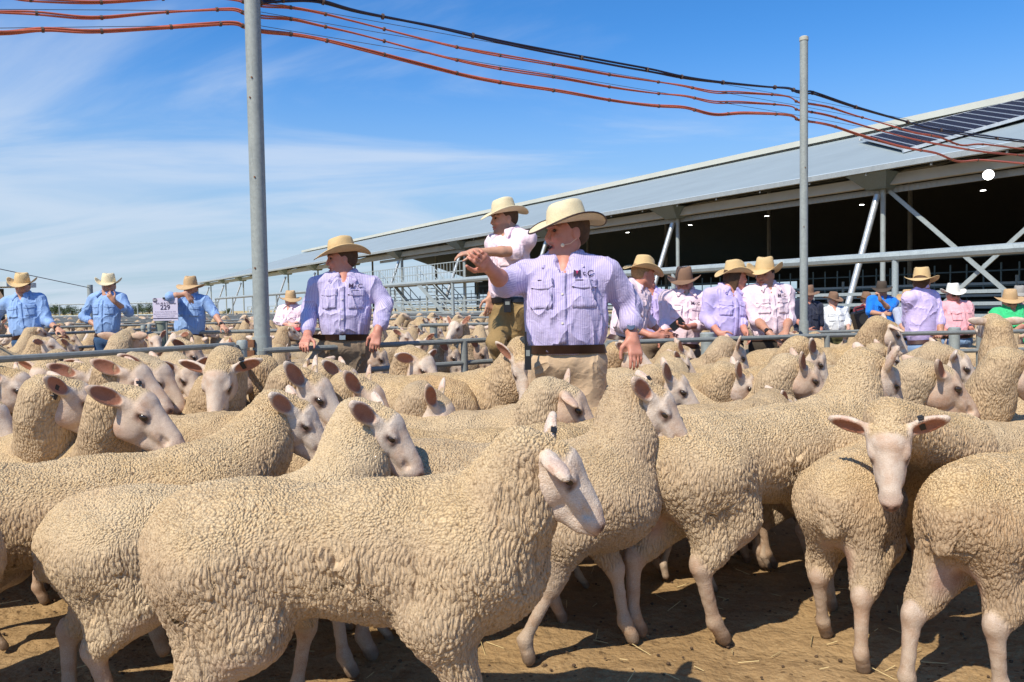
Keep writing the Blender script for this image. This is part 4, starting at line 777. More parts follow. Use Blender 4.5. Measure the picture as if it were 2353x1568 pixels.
# ---------------------------------------------------------------- setting
def mat_dirt():
    t = NT('dusty_ground'); v = t.obj()
    n = t.noise(v, 1.2, 6, .6); n2 = t.noise(v, 14., 5, .65); n3 = t.noise(v, 90., 3, .6)
    c = t.mix(t.rng(n.outputs[0], .35, .65), (.30, .19, .087), (.375, .25, .125)); c = t.mix(t.math('MULTIPLY', t.rng(n2.outputs[0], .45, .7), .5), c, (.17, .105, .05)); c = t.mix(t.math('MULTIPLY', t.rng(n3.outputs[0], .55, .75), .45), c, (.52, .40, .22))
    vo = t.node('ShaderNodeTexVoronoi', {'Scale': 26.}); t.l.new(v, vo.inputs['Vector']); drop = t.math('MULTIPLY', t.math('LESS_THAN', vo.outputs['Distance'], .20), t.math('GREATER_THAN', t.noise(v, 3., 2).outputs[0], .52)); c = t.mix(t.math('MULTIPLY', drop, .65), c, (.10, .06, .03))
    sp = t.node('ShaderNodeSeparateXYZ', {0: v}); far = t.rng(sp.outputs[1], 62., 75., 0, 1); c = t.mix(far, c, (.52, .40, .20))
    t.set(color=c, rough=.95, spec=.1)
    h = t.math('ADD', t.math('MULTIPLY', n2.outputs[0], .9), t.math('MULTIPLY', n3.outputs[0], .25)); t.bump(t.math('ADD', h, t.math('MULTIPLY', t.noise(v, 7., 3, .6).outputs[0], 1.2)), 1., .022); return t.m
def ground():
    xs = np.concatenate([-np.geomspace(1500, 14, 16), np.arange(-12, 12.01, .06), np.geomspace(14, 1500, 16)]); ys = np.concatenate([[-300, -60, -12, -2], np.arange(0, 9, .06), np.arange(9, 30, 1.), np.geomspace(32, 2500, 16)])
    X, Y = np.meshgrid(xs, ys); Z = np.vectorize(gz)(X, Y)
    nr = (np.abs(X) < 12) & (Y < 9) & (Y > 0); Z = Z+nr*(.012*np.sin(X*7.3+2*np.sin(Y*5.1))*np.sin(Y*8.7+1.7*np.sin(X*4.2))+.007*np.sin(X*23+3*np.sin(Y*13))*np.sin(Y*19+2*np.sin(X*11)))
    nx, ny = len(xs), len(ys); i, j = np.meshgrid(np.arange(nx-1), np.arange(ny-1)); a = (j*nx+i).ravel()
    me = mesh_np('ground', np.stack([X.ravel(), Y.ravel(), Z.ravel()], 1), np.stack([a, a+1, a+nx+1, a+nx], 1)); o = link('ground', me, mat_dirt()); pin(o, kind='structure')
ground()
def mat_galv(name, c=(.36, .40, .41), rough=.42, metal=.55):
    t = NT(name); v = t.obj(); vo = t.node('ShaderNodeTexVoronoi', {'Scale': 60.}); t.l.new(v, vo.inputs['Vector']); n = t.noise(v, 5., 5, .6); n2 = t.noise(t.map(v, (1, 1, .15)), 30., 4, .6)
    k = t.math('ADD', t.math('MULTIPLY', t.node('ShaderNodeSeparateColor', {0: vo.outputs['Color']}).outputs[0], .3), t.math('MULTIPLY', n.outputs[0], .7))
    cc = t.mix(t.rng(k, .2, .8), tuple(x*.82 for x in c), tuple(x*1.15 for x in c)); cc = t.mix(t.math('MULTIPLY', t.rng(n2.outputs[0], .56, .72), .35), cc, tuple(x*.55 for x in c))
    t.set(color=cc, rough=t.rng(n.outputs[0], .3, .7, rough-.1, rough+.15), metal=metal); return t.m
G_PIPE = mat_galv('galvanised_pipe', (.235, .25, .235), .6, .12); G_POLE = mat_galv('galvanised_pole', (.31, .345, .33), .6, .08); G_SHED = mat_galv('galvanised_steel', (.36, .415, .42), .55, .15); G_TEAL = simple('painted_teal_steel', (.045, .085, .10), .5, .2)
G_RUST = simple('rusty_steel', (.20, .09, .045), .85, var=.3, scale=30)
def fence(label, pts, zs, r=.024, spacing=2.0, post_r=.03, rail_m=None, group='steel pipe pen fences', top=.0, flat=False, first=True, cat='fence', name='pen_fence'):
    """pipe fence through pts (x,y); zs: rail heights above ground"""
    rail_m = rail_m or G_PIPE; P0 = Vector(pts[0]); root = empty(name, (P0.x, P0.y, gz(P0.x, P0.y)), 0, label, cat, group); rz = gz(P0.x, P0.y)
    for z in zs:
        m = MB(); Q = []
        for a, b in zip(pts[:-1], pts[1:]):
            n = max(1, int((Vector(b)-Vector(a)).length/2.5))
            for i in range(n): q = Vector(a).lerp(Vector(b), i/n); Q.append((q.x-P0.x, q.y-P0.y, gz(q.x, q.y)+z-rz+.003*math.sin(i*2.1)))
        q = Vector(pts[-1]); Q.append((q.x-P0.x, q.y-P0.y, gz(q.x, q.y)+z-rz))
        if flat:
            for a, b in zip(Q[:-1], Q[1:]): m.bar(a, b, .04, .085)
            m.build('rail', rail_m, root, smooth=False)
        else: m.tube(Q, r, 8); m.build('rail', rail_m, root)
    pm = None; k = 0
    for a, b in zip(pts[:-1], pts[1:]):
        A_, B_ = Vector(a), Vector(b); L = (B_-A_).length; n = max(1, round(L/spacing))
        for i in range(n+1 if b == pts[-1] else n):
            if i == 0 and k == 0 and not first: k += 1; continue
            q = A_.lerp(B_, i/n); g_ = gz(q.x, q.y)-rz
            if pm is None:
                m = MB(); H = max(zs)+top
                if flat: m.box((0, 0, H/2), (.07, .07, H))
                else: m.tube([(0, 0, -.05), (0, 0, H)], post_r, 10)
                o = m.build('post', rail_m, root); pm = o.data; o.location = (q.x-P0.x, q.y-P0.y, g_)
            else:
                o = bpy.data.objects.new('post', pm); COL.objects.link(o); o.parent = root; o.location = (q.x-P0.x, q.y-P0.y, g_)
            k += 1
    return root
def xy(px, py, d): p = at(px, py, d); return (p.x, p.y)
# ---- near rails
ZA = [1.0, .80, .60, .40, .20]
fence('near gate at left with four rails, ending beside the tall left pole', [(-3.9, 1.5), (-2.55, 3.80), (-1.78, 5.10)], ZA, .0172, 2.6, .026)
fence('near pen fence behind the man in violet, right of the left pole', [(-1.66, 5.30), (-.38, 6.32), (.35, 6.9)], [.95, .775, .60, .42, .24], .0195, 1.65, .028)
fence('near pen fence at right, running behind the big man to the right edge', [(.80, 6.7), (2.95, 7.45), (4.55, 7.75), (6.5, 8.1)], [.90, .72, .54, .36], .021, 2.4, .026)
fence('second pen fence at left under the hand of the man in blue', [(-6.3, 8.4), (-5.95, 10.0), (-5.35, 12.6)], [.96, .76, .56, .36], .020, 2.0, .032)
fence('pen fence under the man resting on the lot sign', [(-4.75, 10.35), (-3.35, 10.75), (-1.6, 11.2)], [.94, .72, .5], .025, 2.2, .03)
fence('pen fence behind the right hand pole with old men leaning on it', [(4.3, 11.9), (9.3, 12.6)], [.92, .70, .5], .025, 2.5, .03)
fence('pen fence with capped post behind the man in violet', [(-1.4, 12.2), (.2, 12.6), (1.9, 13.2)], [.95, .72, .5], .026, 2.2, .035)
def capped_post(label, px, py, d, r=.055, h=None, mat=None):
    p = at(px, py, d); g_ = gz(p.x, p.y); H = p.z-g_; root = empty('capped_post', (p.x, p.y, g_), 0, label, 'post', 'capped steel corner posts')
    m = MB(); m.tube([(0, 0, -.05), (0, 0, H-.05)], r, 18); m.build('post_tube', mat or G_POLE, root); m = MB(); m.tube([(0, 0, H-.055), (0, 0, H-.01), (0, 0, H)], [r*1.16, r*1.16, r*.9], 18); m.build('post_cap', mat or G_POLE, root)
capped_post('capped steel post right of the bearded man', 1625, 764, 7.35, .058); capped_post('capped steel post below the salmon pink shirt', 2193, 752, 7.9, .05); capped_post('capped steel post behind the man in violet', 996, 743, 12.4, .06); capped_post('green capped post under the lot sign', 371, 733, 10.6, .075, mat=simple('post_green', (.22, .25, .20), .6))
capped_post('short gate post left of the green capped post', 329, 748, 11.2, .03); capped_post('thin gate post just right of the short gate post', 343, 745, 11.2, .025)
capped_post('pen post at the end of the near left gate', 556, 782, 5.15, .03)
# hinge blocks beside the left pole
h_ = empty('gate_hinge', at(573, 790, 5.3), 0, 'rusty square hinge blocks beside the tall left pole', 'hinge')
for dz in (.0, -.07):
    m = MB(); m.box((0, 0, dz), (.07, .04, .05)); m.build('hinge_block', G_RUST, h_, smooth=False)
# ---- tall poles
def pole(label, px, d, r, ztop, capd=True, bolts=()):
    p = at(px, 700, d); g_ = gz(p.x, p.y); root = empty('utility_pole', (p.x, p.y, g_), 0, label, 'pole', 'tall galvanised poles carrying the cables')
    m = MB(); m.tube([(0, 0, -.1), (0, 0, ztop-g_)], r, 28); m.build('pole_shaft', G_POLE, root)
    if capd: m = MB(); m.tube([(0, 0, ztop-g_), (0, 0, ztop-g_+.035), (0, 0, ztop-g_+.045)], [r*1.12, r*1.12, r*.8], 24); m.build('pole_cap', mat_galv('cap_paint', (.45, .45, .38), .6, .0), root)
    m = MB(); m.tube([(0, 0, .0), (0, 0, 1.04)], r*1.22, 24); m.build('sleeve', G_POLE, root)
    for i, z in enumerate(bolts):
        m = MB(); a = -1.9+.3*(i % 2); c = Vector((math.cos(a)*r, math.sin(a)*r, z)); m.tube([c, c*1.0+Vector((math.cos(a), math.sin(a), 0))*.006], .006, 6); m.build('bolt', G_RUST, root)
    return Vector((p.x, p.y, 0))
PL = pole('thick grey pole at left rising out of the top of the picture', 600, 5.35, .0515, 3.62, True, (1.5, 2.1, 2.62, 2.75))
ZT = at(1840, 103, 8.2).z
PR = pole('thinner grey pole at right with a flat cap against the sky', 1847, 8.2, .040, ZT, True, (2.0, 2.6))
# ---- cables
def smooth_path(P, n=6):
    P = [Vector(p) for p in P]; out = []
    for i in range(len(P)-1):
        p0, p1, p2, p3 = P[max(i-1, 0)], P[i], P[i+1], P[min(i+2, len(P)-1)]
        for k in range(n):
            t = k/n; out.append(.5*((2*p1)+(p2-p0)*t+(2*p0-5*p1+4*p2-p3)*t*t+(3*p1-p0-3*p2+p3)*t**3))
    out.append(P[-1]); return out
DY = PR.y-PL.y; DX = PR.x-PL.x
def dl(x):
    t = (x-1176.5)/FP; k = DY/DX; return (PL.y-k*PL.x)/(1-k*t)
M_OR = simple('cable_orange', (.50, .125, .065), .38, var=.2, scale=9, spec=.5); M_BK = simple('cable_black', (.022, .024, .05), .4, var=.1); M_TIE = simple('cable_tie', (.12, .08, .06), .6); M_WIRE = simple('steel_wire', (.12, .13, .15), .4, .5)
LOW = [(-160, 70), (0, 75.6), (98, 69), (211, 73), (352, 65), (464, 58), (538, 54.5), (566, 63), (604, 72), (668, 79), (738, 91), (827, 112), (1000, 156), (1090, 178), (1180, 195), (1290, 211), (1400, 230), (1500, 243), (1573, 248), (1640, 263), (1710, 260), (1811, 265), (1833, 275), (1855, 279), (1909, 288.5), (1982, 312), (2077, 339), (2150, 352), (2201, 371), (2258, 368.5), (2353, 376.5), (2460, 384)]
MID = [(-160, 24), (0, 28), (84, 31), (211, 41.5), (345, 31), (454, 24.6), (534, 22), (566, 32), (604, 39), (668, 44), (735, 59), (827, 80), (1000, 126), (1090, 147), (1180, 163), (1290, 180), (1400, 200), (1500, 214), (1573, 221), (1640, 235), (1704, 235.5), (1809, 243), (1833, 253), (1865, 258), (1909, 267), (1993, 292), (2077, 315), (2157, 332), (2258, 349), (2353, 358), (2460, 368)]
TOP = [(-160, -12), (0, -8), (70, 0), (211, 6), (334, 0), (450, -8), (538, -1), (566, 6), (604, 13), (668, 17.6), (735, 30), (827, 53), (1000, 97), (1090, 117), (1180, 133), (1290, 152), (1400, 172), (1500, 187), (1566, 197), (1640, 212), (1700, 213), (1804, 221), (1833, 235), (1855, 238), (1905, 246.5), (1956, 263), (2036, 286), (2100, 305), (2157, 315), (2208, 334), (2258, 332), (2353, 343), (2460, 352)]
BLK = [(590, 8), (604, 5), (650, 0), (728, 2), (827, 28), (1000, 62), (1180, 103), (1400, 145), (1500, 163), (1566, 177), (1643, 188), (1757, 199.5), (1811, 203), (1831, 210.6), (1855, 213), (1875, 216), (1966, 246.5), (2073, 277), (2134, 293.6), (2228, 310), (2353, 325), (2460, 334)]
def cable(label, pts, r, mat, strands=2, grp='cables strung between the poles'):
    P = smooth_path([at(x, y, dl(x)) for x, y in pts]); c0 = P[0]; root = empty('cable_bundle', c0, 0, label, 'cable', grp)
    for k in range(strands):
        m = MB(); Q = []
        for i, p in enumerate(P): ph = 2*PI*k/strands+i*.10+.7*math.sin(i*.05); rr = r*(1.05 if strands > 1 else 0)*(1+.25*math.sin(i*.17+k)); Q.append(p-c0+Vector((0, math.cos(ph), math.sin(ph)))*rr)
        m.tube(Q, r, 8); m.build('cable_strand', mat, root)
    for i in range(5, len(P)-3, 7):
        m = MB(); t = (P[i+1]-P[i-1]).normalized(); m.tube([P[i]-c0-t*.007, P[i]-c0+t*.007], r*(2.3 if strands > 1 else 1.3), 10); m.build('cable_tie', M_TIE, root)
    m = MB(); sup = []
    for x in (pts[0][0], 585, 1844, pts[-1][0]):
        if x < pts[0][0] or x > pts[-1][0]: continue
        y = np.interp(x, [q[0] for q in pts], [q[1] for q in pts])-(10 if 500 < x < 1900 else 3); sup.append(at(x, y, dl(x))-c0)
    if mat is M_OR: m.tube(sup, .0022, 5); m.build('support_wire', M_WIRE, root)
cable('lowest and thickest orange cable bundle crossing the sky', LOW, .0075, M_OR, 3); cable('middle orange cable bundle crossing the sky', MID, .0065, M_OR, 2); cable('upper orange cable bundle just below the black cable', TOP, .0065, M_OR, 2); cable('single black cable above the orange bundles', BLK, .0095, M_BK, 2)

# ---------------------------------------------------------------- the long shed
U2 = Vector((-.530, .848, 0)); V2 = Vector((.848, .530, 0))
def S3(s, w, z): return U2*s+V2*w+Vector((0, 0, z))
SR = S3(16.25, 25, 0); shed = empty('sale_shed', SR, 0, 'very long open sided steel shed with grey roof, black inside, at right', 'shed')
def sp(s, w, z): return S3(s, w, z)-SR
GB = -.26
def mat_roof(name, c):
    t = NT(name); v = t.obj(); a = math.atan2(U2.y, U2.x); q = t.map(v, (1, 1, 1), (0, 0, -a)); sx = t.node('ShaderNodeSeparateXYZ', {0: q}); w = t.math('SINE', t.math('MULTIPLY', sx.outputs[0], 2*PI/.19)); n = t.noise(v, .35, 4, .6)
    t.set(color=t.mix(t.rng(n.outputs[0], .3, .7), tuple(x*.93 for x in c), tuple(x*1.06 for x in c)), rough=.5, metal=.15, spec=.4); t.bump(w, .35, .02); return t.m
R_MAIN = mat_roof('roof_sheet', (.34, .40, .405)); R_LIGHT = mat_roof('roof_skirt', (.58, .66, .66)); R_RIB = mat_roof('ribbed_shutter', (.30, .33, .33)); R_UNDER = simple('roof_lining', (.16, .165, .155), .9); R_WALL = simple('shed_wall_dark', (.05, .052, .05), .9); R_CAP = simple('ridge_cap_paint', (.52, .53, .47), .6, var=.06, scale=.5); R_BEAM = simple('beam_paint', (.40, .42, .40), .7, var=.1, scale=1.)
S0, S1_, SB = -25, 133.8, 108
def slab(name, mat, s0, s1, w0, z0, w1, z1, th, parent=shed):
    m = MB(); P = [sp(s, w, z) for s in (s0, s1) for (w, z) in ((w0, z0), (w1, z1), (w1, z1-th), (w0, z0-th))]
    m.add(P, [(0, 1, 2, 3), (7, 6, 5, 4), (0, 4, 5, 1), (1, 5, 6, 2), (2, 6, 7, 3), (3, 7, 4, 0)]); return m.build(name, mat, parent, smooth=False)
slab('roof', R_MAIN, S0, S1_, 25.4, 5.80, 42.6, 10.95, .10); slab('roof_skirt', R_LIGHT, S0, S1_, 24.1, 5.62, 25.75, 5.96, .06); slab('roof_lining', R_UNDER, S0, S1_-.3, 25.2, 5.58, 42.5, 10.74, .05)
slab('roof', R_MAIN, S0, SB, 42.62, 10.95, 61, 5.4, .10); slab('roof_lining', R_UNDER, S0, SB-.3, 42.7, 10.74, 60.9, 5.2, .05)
slab('ridge_cap', R_CAP, S0, S1_, 41.8, 11.22, 43.2, 11.42, .34); slab('gutter', mat_galv('gutter_steel', (.36, .40, .41), .5, .2), S0, S1_, 23.9, 5.60, 24.1, 5.60, .17)
slab('eave_beam', R_BEAM, S0, S1_, 24.7, 5.38, 24.95, 5.38, .34); slab('shutter_edge', R_RIB, S0, 60, 25.1, 5.02, 25.2, 5.02, .20)
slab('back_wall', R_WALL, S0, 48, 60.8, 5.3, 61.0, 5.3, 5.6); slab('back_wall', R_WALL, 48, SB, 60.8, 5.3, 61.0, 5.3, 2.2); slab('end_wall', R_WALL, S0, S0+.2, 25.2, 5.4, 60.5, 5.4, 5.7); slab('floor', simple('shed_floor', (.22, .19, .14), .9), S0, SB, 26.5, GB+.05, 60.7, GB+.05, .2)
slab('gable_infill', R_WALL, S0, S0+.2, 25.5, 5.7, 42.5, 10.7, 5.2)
colm = None; G_BRK = mat_galv('bracket_steel', (.15, .21, .23), .5, .2)
for k in range(-3, 13):
    s = 16.25+9.8*k
    m = MB(); m.tube([sp(s, 25, GB), sp(s, 25, 5.1)], .085, 12); m.build('column', G_SHED, shed)
    m = MB(); m.tube([sp(s+.25, 22.9, GB), sp(s+.05, 24.75, 4.75)], .105 if k > -2 else .105, 12); m.build('raking_strut', mat_galv('strut_zinc', (.55, .58, .58), .35, .5) if k == -3 else bpy.data.materials['strut_zinc'], shed)
    m = MB(); P = [sp(s+ds, w, z) for ds in (-.55, .55) for (w, z) in ((24.0, 5.42), (25.6, 5.42), (25.3, 4.95), (24.6, 4.95))]; P = [sp(s-.75, 24.0, 5.42), sp(s-.75, 25.4, 5.42), sp(s-.35, 25.3, 4.95), sp(s-.35, 24.6, 4.95), sp(s+.75, 24.0, 5.42), sp(s+.75, 25.4, 5.42), sp(s+.35, 25.3, 4.95), sp(s+.35, 24.6, 4.95)]
    m.add(P, [(3, 2, 1, 0), (4, 5, 6, 7), (0, 1, 5, 4), (1, 2, 6, 5), (2, 3, 7, 6), (3, 0, 4, 7)]); m.build('bracket', G_BRK, shed, smooth=False)
    if k < 10:
        m = MB(); m.tube([sp(s, 42.6, GB), sp(s, 42.6, 10.6)], .13, 10); m.build('column', R_BEAM, shed)
        m = MB(); m.bar(sp(s, 25.3, 5.3), sp(s, 42.5, 10.2), .18, .3); m.build('rafter', R_BEAM, shed, smooth=False)
for a, b in (((16.1, 25.1, 4.9), (10.9, 25.1, .1)), ((15.3, 25.25, .2), (10.6, 25.25, 4.4))):
    m = MB(); m.bar(sp(*a), sp(*b), .05, .13); m.build('cross_brace', G_SHED, shed, smooth=False)
m = MB(); m.bar(sp(S0, 28, 5.75), sp(60, 28, 5.75), .10, .16); m.build('purlin', R_CAP, shed, smooth=False)
for i in range(26):
    s = -8+i*2.2
    if s > 44: break
    m = MB(); m.box(sp(s, 23.98, 5.40), (.05, .05, .14)); m.build('gutter_bracket', G_PIPE, shed, smooth=False)
# raised walkway with balusters inside the shed
wk = empty('walkway', S3(0, 31, GB), 0, 'raised steel walkway with thin railings inside the dark shed', 'walkway'); WR = S3(0, 31, GB)
m = MB(); m.bar(S3(-20, 31, 1.75)-WR, S3(60, 31, 1.75)-WR, .8, .16); m.build('deck', G_TEAL, wk, smooth=False)
for z in (2.25, 2.80): m = MB(); m.bar(S3(-20, 30.6, z)-WR, S3(60, 30.6, z)-WR, .04, .05); m.build('rail', G_TEAL, wk, smooth=False)
bm_ = None
for i in range(96):
    p = S3(-4+i*.62, 30.6, 0)-WR
    if bm_ is None: m = MB(); m.box((0, 0, 2.1-GB+.2), (.04, .04, 1.0)); o = m.build('baluster', mat_galv('baluster_steel', (.14, .22, .25), .5, .3), wk, smooth=False); bm_ = o.data
    else: o = bpy.data.objects.new('baluster', bm_); COL.objects.link(o); o.parent = wk
    o.location = (p.x, p.y, GB)
for i in range(10):
    m = MB(); p = S3(-10+i*7, 31, 0)-WR; m.tube([(p.x, p.y, 0), (p.x, p.y, 1.95)], .06, 8); m.build('support', G_TEAL, wk)
# yard fences of flat rails in front of and inside the shed
def sfence(label, s0, s1, w, zs, spacing, **k): a = S3(s0, w, 0); b = S3(s1, w, 0); return fence(label, [(a.x, a.y), (b.x, b.y)], zs, spacing=spacing, **k)
sfence('tall flat railed yard fence running along the front of the shed', -6, 80, 19.5, [1.56, 1.27, .98, .69, .40], 2.6, flat=True, rail_m=G_SHED, top=.02, group='flat railed yard fences')
sfence('inner flat railed yard fence just inside the shed', -6, 62, 28, [1.9, 1.5, 1.1, .7, .3], 3.2, flat=True, rail_m=mat_galv('inner_fence', (.17, .24, .27), .5, .2), top=.25, group='flat railed yard fences')
sfence('deepest flat railed yard fence in the middle of the shed', -6, 70, 36, [1.8, 1.3, .8], 3.6, flat=True, rail_m=G_TEAL, top=.1, group='flat railed yard fences')
sfence('long galvanised overhead beam on posts in front of the shed', 2.7, 62, 12.8, [2.13], 5.4, r=.085, post_r=.055, rail_m=G_SHED, cat='beam', name='overhead_beam', group=None)
# lamps under the roof
def em(name, c, s):
    t = NT(name); t.set(color=(.8, .8, .8), emis=(*c, 1), emis_s=s); return t.m
E_BIG = em('lamp_glow', (1, .98, .92), 14.)
def lamp(label, px, py, d, r, tilt=None):
    p = at(px, py, d); root = empty('high_bay_lamp', p, 0, label, 'lamp', 'lit lamps under the shed roof')
    n = (CAM-p).normalized() if tilt is None else Vector(tilt).normalized(); m = MB(); m.tube([n*.02, n*.03], r, 24); m.build('lamp_lens', E_BIG, root); m = MB(); m.tube([n*.0-n*.12, n*.02], [r*.5, r*1.06], 20); m.build('lamp_housing', G_PIPE, root)
lamp('big round dazzling lamp under the eave at far right', 2271, 402, 23.6, .145, (-.45, -.85, -.25))
for q in ((2259, 437, 38.6, 'nearest small lamp, right below the big round lamp'), (1980, 470, 43.5, 'small lamp left of the big raking strut'), (1762, 496, 48.6, 'small lamp left of the right hand pole'), (1586, 517, 53, 'small lamp above the brown felt hat'), (1442, 534, 58, 'small lamp right of the big man')): lamp(q[3], q[0], q[1], q[2], .12, (0, 0, -1))
# solar panels
LB, LT, RB, RT = at(2078, 347, 29.6), at(1977, 321, 40.5), at(2455, 240, 28.8), at(2353, 228, 38.2)
arr = empty('solar_array', LB, 0, 'row of dark solar panels tilted on the shed roof at far right', 'solar panels')
def mat_pv():
    t = NT('solar_cells'); v = t.node('ShaderNodeTexCoord').outputs['UV']; b = t.node('ShaderNodeAttribute', attribute_name='cell').outputs['Vector']; sx = t.node('ShaderNodeSeparateXYZ', {0: b})
    gx = t.math('LESS_THAN', t.math('ABSOLUTE', t.math('SUBTRACT', t.math('FRACT', sx.outputs[0]), .5)), .455); gy = t.math('LESS_THAN', t.math('ABSOLUTE', t.math('SUBTRACT', t.math('FRACT', sx.outputs[1]), .5)), .455)
    t.set(color=t.mix(t.math('MULTIPLY', gx, gy), (.09, .095, .12), (.010, .012, .026)), rough=.7, spec=.05); return t.m
M_PV = mat_pv(); M_ALU = mat_galv('panel_frame', (.6, .62, .62), .4, .4); NP = 14
def pq(a, b): return (LB.lerp(LT, b)).lerp(RB.lerp(RT, b), a)
for i in range(-0, NP+3):
    a0, a1 = (i+.03)/NP, (i+.97)/NP; C4 = [pq(a0, .01)-LB, pq(a1, .01)-LB, pq(a1, .99)-LB, pq(a0, .99)-LB]; up_ = Vector((0, 0, .06))
    me = bpy.data.meshes.new('panel'); me.from_pydata([c+up_ for c in C4]+[c for c in C4], [], [(0, 1, 2, 3), (7, 6, 5, 4), (0, 4, 5, 1), (1, 5, 6, 2), (2, 6, 7, 3), (3, 7, 4, 0)]); at_ = me.attributes.new('cell', 'FLOAT_VECTOR', 'POINT'); at_.data.foreach_set('vector', [0, 0, 0, 4, 0, 0, 4, 16, 0, 0, 16, 0]*2); link('panel', me, M_PV, arr)
for i in range(0, NP+4):
    m = MB(); m.bar(pq(i/NP, 0)-LB+Vector((0, 0, .05)), pq(i/NP, 1)-LB+Vector((0, 0, .05)), .045, .06); m.build('panel_frame', M_ALU, arr, smooth=False)
for b in (0, 1): m = MB(); m.bar(pq(-.01, b)-LB, pq(1.2, b)-LB, .12, .12); m.build('panel_rail', M_ALU, arr, smooth=False)
a_, b_, c_ = at(1983, 384, 35), at(1990, 345, 36), at(2066, 363, 31)
for p, q in ((a_, b_), (b_, c_), (a_, c_)): m = MB(); m.bar(p-LB, q-LB, .08, .08); m.build('panel_support', M_ALU, arr, smooth=False)
# staircases and landing
def stair(label, s0, w, run, H, wid=1.1):
    R0 = S3(s0, w, GB); root = empty('staircase', R0, 0, label, 'stairs', 'steel staircases of the shed'); f = lambda t, dw, z: S3(s0-run*t, w+dw, z)-R0
    for dw in (0, wid):
        m = MB(); m.bar(f(0, dw, H), f(1, dw, .05), .06, .24); m.build('stringer', G_SHED, root, smooth=False)
        for z in (.55, 1.05): m = MB(); m.tube([f(0, dw, H+z), f(1, dw, .05+z)], .03, 6); m.build('handrail', G_SHED, root)
        for i in range(5): t = i/4; m = MB(); m.tube([f(t, dw, H*(1-t)), f(t, dw, H*(1-t)+1.08)], .025, 6); m.build('handrail_post', G_SHED, root)
    for i in range(12): t = (i+.5)/12; m = MB(); m.box(f(t, wid/2, H*(1-t)), (.3, wid, .04), Matrix.Rotation(math.atan2(U2.y, U2.x), 3, 'Z')); m.build('tread', G_PIPE, root, smooth=False)
stair('steel staircase nearer the violet shirted man, going down to the right', 51.5, 21.5, 5.2, 2.75); stair('steel staircase nearer the man on the rail, going down to the right', 45.5, 21.5, 5.2, 2.75)
LR = S3(48, 22, GB); ld = empty('landing', LR, 0, 'raised steel landing with balusters between the two staircases', 'landing')
m = MB(); m.bar(S3(40, 22.4, 2.75)-LR, S3(58, 22.4, 2.75)-LR, 1.3, .2); m.build('deck', G_SHED, ld, smooth=False)
for z in (3.3, 3.85): m = MB(); m.bar(S3(40, 21.8, z)-LR, S3(58, 21.8, z)-LR, .04, .05); m.build('rail', G_SHED, ld, smooth=False)
for i in range(46): m = MB(); m.box(S3(40+i*.4, 21.8, 3.3)-LR, (.03, .03, 1.05)); m.build('baluster', G_SHED, ld, smooth=False)
for s in (41, 46, 51, 57): m = MB(); m.tube([S3(s, 22.4, GB)-LR, S3(s, 22.4, 2.7)-LR], .07, 8); m.build('support', G_SHED, ld)
# ---- grid of far pens
random.seed(5); n = 0
for w in (5.2, 9.6, 14.6):
    a = S3(13.5 if w > 6 else 15.5, w, 0); b = S3(75, w, 0); fence('long pen rail running far back beside the flock, %s' % {5.2: 'nearest the sign', 9.6: 'in the middle of the pens', 14.6: 'closest to the shed'}[w], [(a.x, a.y), (b.x, b.y)], [.96, .66], .024, 4.0, .035)
for i, s in enumerate((17.5, 21.5, 25.5, 30, 35, 41, 48, 56, 66)):
    a = S3(s, -22, 0); b = S3(s, 17.8, 0); fence('cross rail of the far pens behind the flock', [(a.x, a.y), (b.x, b.y)], [.96, .70] if i < 5 else [.96], .024, 3.6, .035, group='cross rails of the far pens')
for w in (-4, -9, -14, -20): a = S3(19, w, 0); b = S3(66, w, 0); fence('long rail of the far left pens', [(a.x, a.y), (b.x, b.y)], [.96], .024, 5.0, .035, group='long rails of the far left pens')
fence('pale tall fence along the far left skyline before the trees', [xy(-40, 700, 62), xy(500, 700, 60)], [1.9, 1.0], .05, 3.0, .05, rail_m=G_SHED)
# lot sign
sg = at(381, 731, 10.15); g_ = gz(sg.x, sg.y); sign = empty('lot_sign', (sg.x, sg.y, g_), 0, 'white lot sign reading 229 on a stake in the left pens', 'sign')
W_ = 57/FP*10.15; Hs = 52/FP*10.15; zc = at(381, 711, 10.15).z-g_; m = MB(); m.box((0, 0, zc), (W_, .012, Hs)); m.build('board', simple('sign_board', (.60, .56, .69), .6, var=.03), sign, smooth=False)
m = MB(); m.tube([(0, .02, 0), (0, .02, zc+Hs/2)], .012, 8); m.build('stake', G_PIPE, sign)
INK = simple('marker_ink', (.05, .04, .09), .7, var=.05); INK2 = simple('print_ink', (.16, .13, .24), .7, var=.05)
def stxt(name, txt, size, dx, dz, mat=INK, bold=.0): text_on(name, txt, size, mat, sign, np.array((dx, -.009, zc+dz)), np.array((1., 0, 0)), np.array((0, 0, 1.)), np.array((0, -1., 0)), None, bold, .001)
stxt('lettering', 'A/c AJ & S Doran', .036, .01, .075, INK, .0004); stxt('lot_number', '229', .085, .0, .022, INK, .0008)
for i, tx in enumerate(('73 1st x lambs, March drop 2020', 'April shorn, marked lamb, vaccinated', 'Properly weaned at 12 weeks', 'Delivered 1 January 2020')): stxt('lettering', tx, .020, 0, -.032-i*.026, INK2, .0)
m = MB(); m.tube([(-W_*.40, -.0065, zc+Hs*.40), (-W_*.40, -.0095, zc+Hs*.40)], .028, 20); bd = m.build('badge', INK, sign); text_on('badge_lettering', 'MC', .03, simple('badge_white', (.8, .8, .8), .6), sign, np.array((-W_*.40, -.010, zc+Hs*.40)), np.array((1., 0, 0)), np.array((0, 0, 1.)), np.array((0, -1., 0)), None, .0004, .001)
